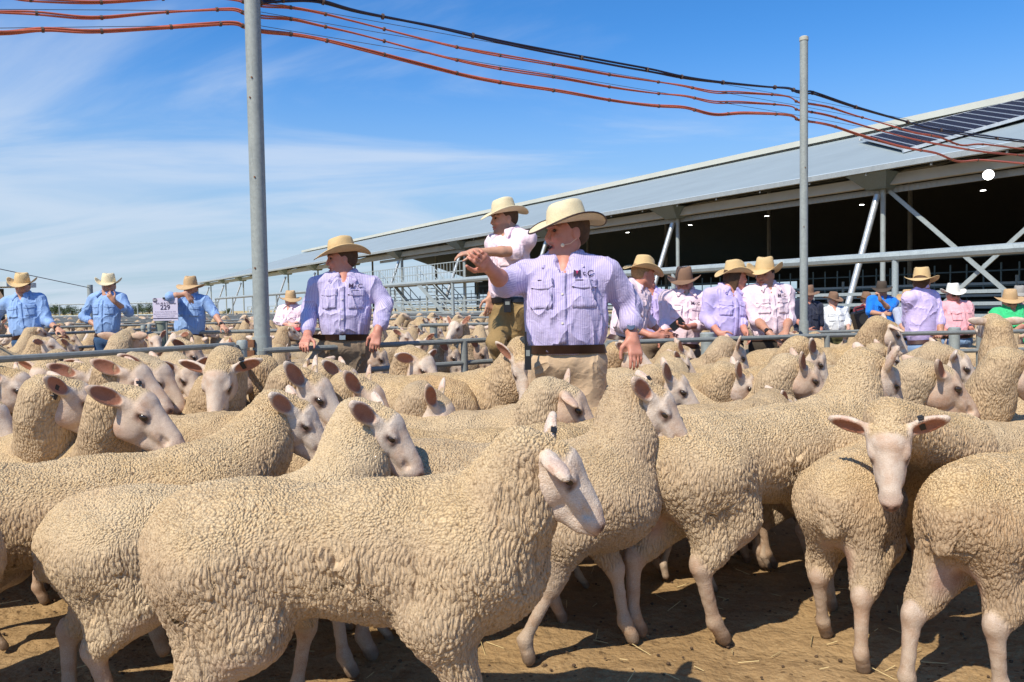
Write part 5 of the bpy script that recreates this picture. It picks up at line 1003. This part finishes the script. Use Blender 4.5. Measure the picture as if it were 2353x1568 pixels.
m = MB(); m.box((0, -.008, zc-Hs*.40), (W_*.98, .004, .008)); m.build('border_line', INK, sign, smooth=False); m = MB(); m.box((0, -.012, zc+Hs/2-.004), (.045, .02, .022)); m.build('clip', M_BLACK, sign, smooth=False)
# pen number on a plate by the left pole
p = at(612, 762, 9.6); root = empty('pen_number', p, 0, 'small pen number 2 just right of the tall left pole', 'number'); text_on('number', '2', .085, M_BLACK, root, np.array((0, 0, 0.)), np.array((1., 0, 0)), np.array((0, 0, 1.)), np.array((0, -1., 0)), None, .001, .004); m = MB(); m.box((0, .004, 0), (.09, .004, .11)); m.build('plate', G_PIPE, root, smooth=False)
# red folder, speaker box, phone, radios, microphone
p = at(667, 757, 10.8); m = MB(); m.box((0, 0, 0), (.30, .22, .014), Matrix.Rotation(.12, 3, 'X')); o = m.build('folder', simple('folder_red', (.62, .03, .05), .5), None, smooth=False, loc=p); pin(o, 'red folder lying on the rail under the folded arms of the woman', 'folder')
p = at(1984, 742, 13.3); root = empty('speaker', p, math.radians(0), 'black portable speaker lettered MIPRO held on the rail', 'speaker'); RR = Matrix.Rotation(-.26, 3, 'Y')
import bmesh
bmx = bmesh.new(); bmesh.ops.create_cube(bmx, size=1); bmesh.ops.scale(bmx, vec=(.30, .20, .42), verts=bmx.verts); bmesh.ops.bevel(bmx, geom=bmx.edges[:], offset=.02, segments=3, affect='EDGES'); bmesh.ops.rotate(bmx, cent=(0, 0, 0), matrix=RR, verts=bmx.verts); me = bpy.data.meshes.new('speaker_case'); bmx.to_mesh(me); bmx.free(); link('speaker_case', me, M_BLACK, root)
text_on('lettering', 'MIPRO', .078, simple('speaker_letters', (.5, .5, .5), .5), root, A(RR @ Vector((.0, -.101, -.10))), A(RR @ Vector((1, 0, 0))), A(RR @ Vector((0, 0, 1))), np.array((0, -1., 0)), None, .002, .003)
m = MB(); m.tube([RR @ Vector((-.07, 0, .21)), RR @ Vector((-.07, 0, .26)), RR @ Vector((.07, 0, .26)), RR @ Vector((.07, 0, .21))], .014, 8); m.build('handle', M_BLACK, root); m = MB(); m.tube([RR @ Vector((0, -.10, .06)), RR @ Vector((0, -.106, .06))], .10, 22); m.build('grille', simple('grille', (.035, .035, .035), .7), root)
def radio(label, P, size, ax, tilt=0., ant=.12):
    root = empty('two_way_radio', tuple(P), 0, label, 'radio'); m = MB(); m.box((0, 0, 0), size); m.build('radio_case', M_BLACK, root, smooth=False); m = MB(); m.tube([(-size[0]*.3, 0, size[2]/2), (-size[0]*.3, 0, size[2]/2+ant)], [.007, .005], 8); m.build('antenna', M_BLACK, root); m = MB(); m.box((0, -size[1]/2-.001, size[2]*.2), (size[0]*.6, .002, size[2]*.25)); m.build('display', simple('display_grey', (.25, .27, .25), .3), root, smooth=False)
radio('black two way radio with aerial on the belt of the man on the rail', A(at(1166, 703, 6.13)), (.055, .035, .10), None)
m1 = A(at(1213, 822, 3.98)); radio('black radio pouch hanging at the hip of the big man', m1, (.032, .05, .12), None, ant=.07)
p = at(1556, 745, 7.62); m = MB(); m.box((0, 0, 0), (.075, .012, .14), Matrix.Rotation(.9, 3, 'Y')); o = m.build('phone', M_BLACK, None, smooth=False, loc=p); pin(o, 'dark phone in the hand of the bearded man', 'phone')
hd = J1['C']+J1['root']; Rh = J1['Rh']; m = MB(); pts_ = [hd+Rh @ np.array(q)*1.02 for q in ((-.02, .088, -.02), (.03, .086, -.055), (.07, .078, -.062))]; root = empty('headset_microphone', tuple(pts_[0]), 0, 'thin skin coloured headset microphone beside the mouth of the big man', 'microphone'); m.tube([tuple(q-pts_[0]) for q in pts_], .0022, 6); m.build('boom', simple('mic_tan', (.75, .50, .32), .5), root)
v_, f_ = uv_sphere(.010, 10, 8); mm = mesh_np('microphone_tip', v_, f_); mm.materials.append(simple('mic_foam', (.85, .72, .50), .8)); link('microphone_tip', mm, None, root, tuple(pts_[-1]-pts_[0]))
# ---- far left: post with stay wire, building corner, wrapped bales, trees
p = at(210, 745, 26); q = at(210, 655, 26); root = empty('wire_post', (p.x, p.y, 0), 0, 'grey post with a wire running off to the left, behind the man stroking his chin', 'post'); m = MB(); m.tube([(0, 0, 0), (0, 0, q.z)], .085, 12); m.build('post_tube', G_POLE, root); m = MB(); m.tube([Vector((0, 0, q.z-.1)), at(-60, 606, 20)-Vector((p.x, p.y, 0))], .012, 5); m.build('stay_wire', M_WIRE, root)
p = at(0, 700, 16); root = empty('small_shed', (p.x, p.y, 0), 0, 'corner of a small shed with corrugated roof at the far left edge', 'shed'); 
zt = at(18, 653, 16).z; m = MB(); m.box((-1.9, .5, zt+.0), (4.1, 1.0, .10)); m.build('roof', R_LIGHT, root, smooth=False); m = MB(); m.box((-2.4, .5, zt-.42), (3.9, .7, .70)); m.build('wall', R_WALL, root, smooth=False); m = MB(); m.bar((-.1, 0, zt-.1), (.35, -.3, zt-.55), .08, .12); m.build('brace', simple('timber', (.30, .20, .12), .8), root, smooth=False); m = MB(); m.box((-1.3, .3, zt/2-.3), (.12, .12, zt-.5)); m.build('post', G_PIPE, root, smooth=False)
for i, (x, wd) in enumerate(((165, 30), (182, 26), (150, 20))):
    p = at(x, 722, 58); v_, f_ = uv_sphere(1., 20, 10, (wd/FP*58/2*1.2, .6, .42)); v_[:, 2] = np.clip(v_[:, 2], -.4, 1)+.12*np.sin(v_[:, 0]*3); mm = mesh_np('wrapped_bale', v_, f_); mm.materials.append(simple('plastic_wrap', (.52, .46, .72), .5)); o = link('wrapped_bale', mm, None, None, (p.x, p.y, .4)); pin(o, 'lavender plastic wrapped bale on the far left skyline, %s' % ('middle one', 'right one', 'left one')[i], 'bale', 'wrapped bales')
M_LEAF = simple('leaves', (.055, .085, .035), .8, var=.45, scale=1.2); M_BARK = simple('bark', (.14, .11, .08), .9)
def tree(label, px, base_py, d, wpx, hpx, seed):
    rnd = np.random.default_rng(seed); p = at(px, base_py, d); W = wpx/FP*d; H = hpx/FP*d; root = empty('gum_tree', (p.x, p.y, 0), 0, label, 'tree', 'trees on the far skyline'); zb = 0
    m = MB(); m.tube([(0, 0, 0), (.05*W, 0, H*.3), (0, 0, H*.6)], [W*.05, W*.035, W*.02], 8)
    for a in range(4): m.tube([(0, 0, H*.35), (W*.25*math.cos(a*1.6), W*.25*math.sin(a*1.6), H*.65)], [W*.02, W*.008], 5)
    m.build('trunk', M_BARK, root)
    V = []; 
    for c in range(16):
        cc = np.array((rnd.normal(0, W*.22), rnd.normal(0, W*.18), H*.62+rnd.normal(0, H*.15))); k = 90; q = cc+rnd.normal(0, 1, (k, 3))*np.array((W*.12, W*.12, H*.09)); q[:, 2] = np.clip(q[:, 2], H*.18, H); sz = W*.035
        for w in q:
            a = rnd.normal(0, 1, 3); a /= np.linalg.norm(a); b = np.cross(a, rnd.normal(0, 1, 3)); b /= np.linalg.norm(b); V += [w-a*sz, w+b*sz*.6, w+a*sz, w-b*sz*.6]
    V = np.array(V); me = mesh_np('crown', V, np.arange(len(V)).reshape(-1, 4), False); link('crown', me, M_LEAF, root)
for i, (x, w, h_) in enumerate(((108, 26, 17), (126, 30, 22), (146, 22, 16), (165, 26, 20), (190, 22, 15), (203, 18, 16), (298, 22, 20), (312, 20, 17), (326, 20, 22), (343, 26, 22), (362, 16, 15), (90, 22, 14), (522, 18, 12), (70, 20, 13))):
    tree('small dark gum tree on the far skyline, %s' % (['left of the chin-stroking man in a clump', 'tallest of the left clump', 'round one of the left clump', 'at the right end of the left clump', 'just left of the wire post', 'touching the wire post', 'right of the chin-stroking man', 'low one between the two blue shirts', 'narrow one left of the lot sign', 'round lone one beside the lot sign', 'small one behind the lot sign', 'thin one at the left of the clump', 'behind the tall left pole', 'beside the far left man'][i]), x, 716-(x/150), 150+10*(i % 3), w*1.15, h_*1.7, i)
N_ = dict(h=.0112, hh=.0050, sub=1); NB = dict(h=.0105, hh=.0040); MD = dict(h=.0125, hh=.0048); FR = dict(h=.015, hh=.006)
sheep('front sheep filling the foreground, full side view with a drooping pale ear', (790, 1100, 2.02), -1, fixed=True, head=(1262, 1072, 1.93), hyaw=-4, hp=36, neck_r=.86, ears='droop', stance='stand', tag='l', ln=.85, hs=.88, fat=.86, **N_)
sheep('sheep behind the foreground sheep, head up against its shoulder at centre left', (500, 1105, 2.42), 15, fixed=True, head=(872, 985, 2.62), hyaw=-5, hp=35, stance='walk', ln=.93, hs=.95, fat=.88, **N_)
sheep('third sheep from the front at left, neck rising behind the second head', (150, 1052, 2.56), 20, head=(676, 960, 2.95), hyaw=3, hp=37, stance='walk2', hs=.95, ln=1.1, fat=.93, **N_)
sheep('sheep with long grey nose resting low behind the third back at left', (20, 1035, 3.25), 10, head=(310, 943, 3.0), hyaw=-6, hp=24, hs=1.11, ears='side', tag='l', **NB)
sheep('leftmost large head turned away with a brown lined ear', (-110, 1010, 3.3), 16, head=(160, 918, 3.2), hyaw=28, hp=26, hs=1.07, ears='side', tag='r', **NB)
sheep('tan faced sheep with dark nose above the grey nosed one', (60, 950, 3.95), 6, head=(303, 872, 3.75), hyaw=-6, hp=24, hs=1.13, ears='back', **MD)
sheep('white nosed sheep whose muzzle overlaps the tan face', (110, 930, 4.3), 6, head=(352, 865, 4.05), hyaw=-8, hp=34, hs=1.15, ears='back', **MD)
sheep('sheep facing the camera squarely with both ears spread', (520, 895, 4.5), -86, head=(507, 868, 3.95), hyaw=-90, hp=50, hs=1.19, ears='flat', tag='l', **MD)
sheep('white faced sheep with one ear held straight up at left of centre', (450, 948, 3.6), 3, head=(713, 902, 3.4), hyaw=-8, hp=33, hs=1.15, ears='up', **NB)
sheep('sheep with upright round ear just behind the second head', (640, 945, 3.85), 4, head=(838, 915, 3.55), hyaw=-10, hp=35, hs=1.07, ears='up', **NB)
sheep('sheep whose red lined ear shows above the white upright-eared face', (640, 900, 4.6), 6, head=(787, 872, 4.4), hyaw=-5, hp=35, hs=1.07, **MD)
sheep('round woolly rump below the left hand of the violet shirted man', (882, 860, 4.55), 150, head=(720, 850, 5.1), hyaw=150, hp=20, **MD)
sheep('white sheep with pricked ears looking right, just below the near rail', (885, 872, 5.1), -6, head=(966, 840, 4.8), hyaw=-32, hp=34, hs=1.13, ears='flat', **MD)
sheep('small headed sheep looking down between second head and big side-on body', (880, 1005, 3.7), 10, head=(1000, 945, 3.55), hyaw=-8, hp=50, hs=1.04, ears='up', **NB)
sheep('side-on sheep with white face to camera, left of the standing big man', (1105, 857, 4.55), 0, head=(1203, 838, 4.25), hyaw=-82, hp=62, hs=1.04, **MD)
sheep('cream sheep in front of the big man, head lowered to the right', (1165, 943, 3.55), 4, head=(1300, 925, 3.4), hyaw=-6, hp=36, hs=1.02, ears='droop', **NB)
sheep('long low back behind the upright tagged ear of the foreground sheep', (1070, 985, 3.1), 2, head=(1440, 1015, 3.35), hyaw=0, hp=35, hs=0.90, **NB)
sheep('sheep right of centre with a dark eye and two spread ears, chest to the right', (1165, 1012, 2.78), -6, head=(1494, 930, 2.78), hyaw=-12, hp=37, hs=0.95, ears='side', tag='l', neck_r=.82, fat=.9, stance='stride', **N_)
sheep('large sheep striding away at right of centre with a tall upright ear', (1745, 934, 3.05), 30, fat=.86, neck_r=.82, head=(2015, 866, 3.35), hyaw=12, hp=44, hs=1.04, ears='up', stance='walk', **N_)
sheep('sheep seen from behind that turns its long white face back to the camera', (2000, 1010, 2.98), 52, head=(2042, 1012, 2.50), hyaw=-113, hp=52, hr=4, hs=0.97, ears='flat', tag='l', fat=.84, stance='walk2', bend=(.05, -.22, .02), fixed=True, **N_)
sheep('rightmost foreground sheep, rump and hind legs only', (2380, 1030, 2.62), 33, head=(2750, 950, 3.2), hyaw=20, fixed=True, fat=.92, stance='wide', rump=.01, ln=1.05, **N_)
sheep('sheep with shorn smooth head above the face that looks back', (2010, 955, 3.9), 18, head=(2152, 880, 3.65), hyaw=-2, hp=28, hs=1.16, ears='side', neck_r=.95, **NB)
sheep('sheep at right edge with a thick upright neck', (2260, 935, 3.9), 15, head=(2345, 850, 3.65), hyaw=5, hp=30, hs=1.04, ears='flat', **NB)
sheep('sheep with brown ear and white far ear at upper right', (2060, 905, 4.5), 8, head=(2186, 836, 4.25), hyaw=-14, hp=33, hs=1.06, ears='flat', tag='l', **MD)
sheep('sheep holding its head very high and looking away at far right', (2272, 815, 6.3), 78, head=(2281, 748, 6.2), hyaw=82, hp=-5, hs=1.19, ears='flat', **MD)
sheep('sheep climbing up on the others below the blue polo', (1890, 800, 6.7), 5, head=(2040, 762, 6.5), hyaw=-5, hp=38, hs=1.13, ears='droop', **MD)
sheep('sheep with large brown ear left of the climbing one', (1740, 850, 5.2), 8, head=(1862, 822, 4.95), hyaw=-8, hp=50, hs=1.07, ears='side', **MD)
sheep('sheep with brown ear and white speckled far ear below the right hand pole', (1700, 885, 4.4), 6, head=(1842, 862, 4.15), hyaw=-8, hp=35, hs=1.04, ears='up', **MD)
sheep('pale sheep with two pricked ears right of the sore eyed one', (1575, 880, 4.5), 4, head=(1697, 880, 4.3), hyaw=-8, hp=38, hs=1.02, ears='up', **MD)
sheep('sheep with sore red eye just right of the big man', (1395, 925, 4.15), 4, head=(1540, 888, 4.0), hyaw=-8, hp=32, hs=1.07, ears='up', **MD)
sheep('plain woolly back catching a round shadow right of the big man', (1570, 842, 5.7), 0, head=(1690, 850, 5.9), hyaw=0, hp=30, **MD)
sheep('dusty back directly right of the belt of the big man', (1430, 847, 5.35), 3, head=(1560, 835, 5.6), hyaw=0, hp=30, **MD)
sheep('sheep under the lowered hand of the big man', (1395, 840, 5.9), 8, head=(1447, 818, 5.5), hyaw=-12, hp=22, hs=1.07, **MD)
sheep('small sheep looking right below the bearded man', (1500, 832, 6.4), 0, head=(1567, 818, 6.2), hyaw=-5, hp=30, hs=1.07, ears='up', **FR)
sheep('small sheep with shaded face below the long-haired man', (1650, 830, 6.2), 15, head=(1686, 812, 6.0), hyaw=8, hp=45, hs=1.07, ears='up', **FR)
sheep('small sheep with brown ear between the climbing one and the high headed one', (2130, 830, 6.2), 10, head=(2165, 812, 5.8), hyaw=0, hp=30, ears='up', **FR)
sheep('half hidden sheep with rounded ear right of the tall upright ear', (1990, 850, 5.6), 10, head=(2036, 822, 5.2), hyaw=0, hp=35, ears='up', **MD)
sheep('broad back at right edge behind the thick neck', (2330, 918, 4.5), 5, head=(2560, 880, 4.5), hyaw=0, **MD)
sheep('smooth cream back crossing the right edge above the rightmost rump', (2330, 965, 3.55), 5, head=(2700, 930, 3.5), hyaw=0, hp=30, **MD)
sheep('cream back behind the sheep that looks back', (2190, 955, 3.95), 8, head=(2420, 905, 4.0), hyaw=0, hp=30, **MD)
sheep('fleece filling the gap behind the striding sheep', (1560, 930, 3.7), 3, head=(1800, 935, 4.0), hyaw=0, hp=35, **MD)
sheep('dark sided sheep in the gap right of the chest with two spread ears', (1600, 985, 3.7), 20, head=(1780, 975, 4.0), hyaw=20, hp=35, stance='walk', **MD)
sheep('high headed sheep seen from behind in the left middle pen', (290, 835, 6.2), 80, head=(293, 782, 6.1), hyaw=85, hp=-3, hs=1.13, ears='flat', **MD)
sheep('wide flat back behind the near left rail', (180, 816, 6.3), 0, head=(300, 835, 6.6), hyaw=0, hp=20, **FR)
sheep('sheep with ear shadow on its neck left of the hinge', (370, 822, 6.4), 8, head=(436, 812, 6.1), hyaw=-5, hp=36, hs=1.07, ears='side', **MD)
sheep('small sheep with two pricked ears facing the camera at far left', (110, 885, 4.9), -80, head=(108, 862, 4.5), hyaw=-100, hp=45, hs=1.13, ears='flat', tag='l', **MD)
sheep('white faced sheep with pink eye behind the leftmost large head', (60, 905, 4.3), 8, head=(196, 876, 4.0), hyaw=2, hp=22, hs=1.11, ears='back', **MD)
sheep('woolly head at the left edge above the leftmost back', (-100, 930, 4.1), 8, head=(28, 888, 3.9), hyaw=-2, hp=25, hs=1.11, ears='side', tag='r', **MD)
sheep('bald necked body cut off by the left edge', (-180, 960, 3.6), 8, head=(-30, 960, 3.4), hyaw=-5, hp=35, hs=1.07, **MD)
sheep('white sheep with black tagged ears left of the one facing the camera', (400, 890, 5.0), -40, head=(424, 860, 4.55), hyaw=-30, hp=38, hs=1.11, ears='flat', tag='r', **MD)
sheep('thick necked sheep looking left beside the foot of the left pole', (620, 885, 4.7), 175, head=(566, 856, 4.35), hyaw=178, hp=20, hs=1.07, ears='flat', tag='r', **MD)
sheep('sheep looking down right under the right hand of the man in violet', (820, 835, 7.0), 5, head=(865, 817, 6.7), hyaw=-5, hp=45, hs=1.07, **FR)
sheep('grey faced sheep behind the near rail post at centre', (985, 840, 6.9), 5, head=(1031, 814, 6.8), hyaw=-8, hp=45, hs=1.07, **FR)
sheep('brown faced sheep beside the knee of the man on the rail', (1060, 836, 7.0), 5, head=(1097, 806, 6.9), hyaw=-5, hp=48, hs=1.07, **FR)
sheep('stooped sheep filling the yard behind the foreground rump', (560, 1010, 3.35), 4, head=(1010, 1055, 3.4), hyaw=0, hp=30, **MD)
sheep('sheep whose legs show under the belly of the foreground sheep', (700, 1085, 2.95), 5, head=(1010, 1130, 3.1), hyaw=0, hp=45, hs=0.90, stance='walk2', **MD)
sheep('unseen sheep added just beyond the left edge to shade the yard in front of the leftmost rumps', (-620, 1200, 1.75), 62, head=(-1100, 1000, 2.0), hyaw=40, fixed=True, h=.018, hh=.008)  # extra sheep out of view, added to cast shade on the lower left ground
sheep('pale sheep standing between the two leftmost rumps, legs only', (150, 1130, 2.95), 4, head=(420, 1190, 3.0), hyaw=0, hp=45, hs=.95, stance='walk', **MD)
sheep('sheep whose shins show right of the foreground sheep chest', (1010, 1110, 3.0), 12, head=(1250, 1120, 3.1), hyaw=5, hp=45, hs=.9, stance='walk', **MD)
sheep('sheep whose hooves show between the striding pair', (1420, 1060, 3.35), 8, head=(1700, 1060, 3.5), hyaw=0, hp=45, hs=.9, stance='walk2', **MD)
sheep('sheep whose legs show behind the one looking back', (1880, 1020, 3.6), 15, head=(2150, 1010, 3.8), hyaw=0, hp=45, hs=.9, stance='walk', **MD)
# ---- the pens behind: shared low detail sheep, each its own object
rng = random.Random(11); protos = []
for i, (el, st, yawh, hp, e) in enumerate(((.90, 'stand', 5, 25, 'side'), (.80, 'walk', -25, 35, 'up'), (.95, 'walk2', 20, 15, 'flat'), (.70, 'stand', -10, 45, 'side'), (.86, 'walk', 60, 25, 'flat'), (1.0, 'stand', -60, 20, 'up'), (.84, 'walk2', 0, 40, 'back'), (.92, 'stand', -120, 25, 'flat'))):
    Rh = rotm(math.radians(yawh), math.radians(hp)); Hl = np.array((.62+.05*math.cos(i), .06*math.sin(yawh/50), el)); me, fr = sheep_mesh('far_sheep', Hl, Rh, .95, st, .02, .009, e, 1.0, fine=False); protos.append(me)
taken = [(b[0], b[1]) for b in SHEEP]+[(o.location.x, o.location.y) for o in COL.objects if o.name.startswith('person') and o.parent is None]
spots = []; row = 0; y = 6.9
while y < 24:
    x = -.70*y-1+rng.random()*.5
    while x < .70*y+1.5:
        X = x+rng.uniform(-.2, .2); Y = y+rng.uniform(-.16, .16)
        w_ = V2.x*X+V2.y*Y
        if w_ < 18.9 and (not (X > .5 and Y < 8.15)) and (X < .6 or Y > 7.9) and all((X-a)**2+(Y-b)**2 > (.30 if Y < 12 else .2) for a, b in taken): spots.append((X, Y))
        x += .98+.012*y
    y += .60+.012*y
spots.sort(key=lambda q: q[1]); NEARN = 240
def heading(): return rng.gauss(0, .5)+(PI if rng.random() < .16 else 0)+(.9 if rng.random() < .2 else 0)
for X, Y in spots[:NEARN]:
    o = bpy.data.objects.new('sheep', rng.choice(protos)); COL.objects.link(o); s = rng.uniform(.93, 1.04); o.location = (X, Y, gz(X, Y)); o.rotation_euler = (0, 0, heading()); o.scale = (s, s, s); pin(o, 'cream sheep packed in the pens beyond the near rails', 'sheep', 'sheep packed in the pens beyond the near rails')
rest = spots[NEARN:]
y = 24.
while y < 68:
    x = -.66*y
    while x < .2*y:
        X, Y = x+rng.uniform(-.3, .3), y+rng.uniform(-.3, .3)
        if V2.x*X+V2.y*Y < 18.5: rest.append((X, Y))
        x += 1.3+.02*y
    y += .95+.02*y
lo = []
for i in (0, 1, 2, 5):
    el = (.90, .80, .95, .7, .86, 1.0)[i]; Rh = rotm(math.radians((5, -25, 20, 0, 0, -60)[i]), .4); P = [ell((-.25, 0, .56), (.27, .18, .19)), ell((.15, 0, .55), (.32, .18, .20)), cap((.35, 0, .6), (.58, 0, el), .15, .08), cap((.6, 0, el), (.76, 0, el-.08), .065, .035, grp=1), ell((.6, .09, el+.02), (.03, .07, .02), grp=1), ell((.6, -.09, el+.02), (.03, .07, .02), grp=1), cap((-.35, .08, .5), (-.38, .09, .02), .1, .03), cap((-.35, -.08, .5), (-.38, -.09, .02), .1, .03), cap((.3, .08, .5), (.3, .09, .02), .08, .03), cap((.3, -.08, .5), (.3, -.09, .02), .08, .03)]
    V, Q = isosurf(P, .06); dw = evalp(P, V, 0); db = evalp(P, V, 1); lo.append((V, Q, np.clip((db-dw)/.03+.5, 0, 1)))
VV = []; QQ = []; WW = []; nv = 0
for X, Y in rest:
    V, Q, w_ = rng.choice(lo); a = heading(); c, s_ = math.cos(a), math.sin(a); s = rng.uniform(.92, 1.05); VV.append(np.stack([(V[:, 0]*c-V[:, 1]*s_)*s+X, (V[:, 0]*s_+V[:, 1]*c)*s+Y, V[:, 2]*s+gz(X, Y)], 1)); QQ.append(Q+nv); nv += len(V); WW.append(w_)
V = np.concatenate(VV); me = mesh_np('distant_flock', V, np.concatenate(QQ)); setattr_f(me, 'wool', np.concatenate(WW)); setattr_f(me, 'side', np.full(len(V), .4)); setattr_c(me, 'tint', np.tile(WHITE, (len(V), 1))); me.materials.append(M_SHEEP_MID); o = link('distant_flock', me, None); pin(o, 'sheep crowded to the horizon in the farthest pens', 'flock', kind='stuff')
print('sheep', len(spots), len(rest), 'T', time.time()-T0)

# droppings and straw trodden into the yard floor
rr = np.random.default_rng(3); VD = []; QD = []; sv, sf = uv_sphere(1., 6, 4)
for i in range(650):
    y_ = rr.uniform(1.9, 6.2); x_ = rr.uniform(-.7*y_, .75*y_); s_ = rr.uniform(.004, .0085); VD.append(sv*np.array((s_, s_*.8, s_*.7))+np.array((x_, y_, gz(x_, y_)+.006+.012*math.sin(x_*7.3+2*math.sin(y_*5.1))*math.sin(y_*8.7+1.7*math.sin(x_*4.2))))); QD.append(sf+len(sv)*i)
me = mesh_np('droppings', np.concatenate(VD), np.concatenate(QD)); me.materials.append(simple('dung', (.09, .055, .03), .9, var=.4, scale=20)); o = link('droppings', me, None); pin(o, 'small dark droppings scattered over the dusty yard', 'droppings', kind='stuff')
VD = []; QD = []
for i in range(320):
    y_ = rr.uniform(1.9, 5.5); x_ = rr.uniform(-.7*y_, .75*y_); a = rr.uniform(0, PI); L_ = rr.uniform(.012, .05); c = np.array((x_, y_, gz(x_, y_)+.010+.012*math.sin(x_*7.3+2*math.sin(y_*5.1))*math.sin(y_*8.7+1.7*math.sin(x_*4.2)))); d_ = np.array((math.cos(a), math.sin(a), rr.uniform(-.1, .25)))*L_; w = np.array((-math.sin(a), math.cos(a), 0))*.0016; u = np.array((0, 0, .0018)); VD.append(np.array([c-d_-w, c-d_+w, c+d_+w, c+d_-w, c-d_+u, c+d_+u])); QD += [(6*i, 6*i+3, 6*i+5, 6*i+4), (6*i+1, 6*i+4, 6*i+5, 6*i+2), (6*i, 6*i+1, 6*i+2, 6*i+3)]
me = mesh_np('straw', np.concatenate(VD), np.array(QD), False); me.materials.append(simple('straw_bits', (.55, .42, .2), .8, var=.3)); o = link('straw', me, None); pin(o, 'short bits of straw scattered over the dusty yard', 'straw', kind='stuff')
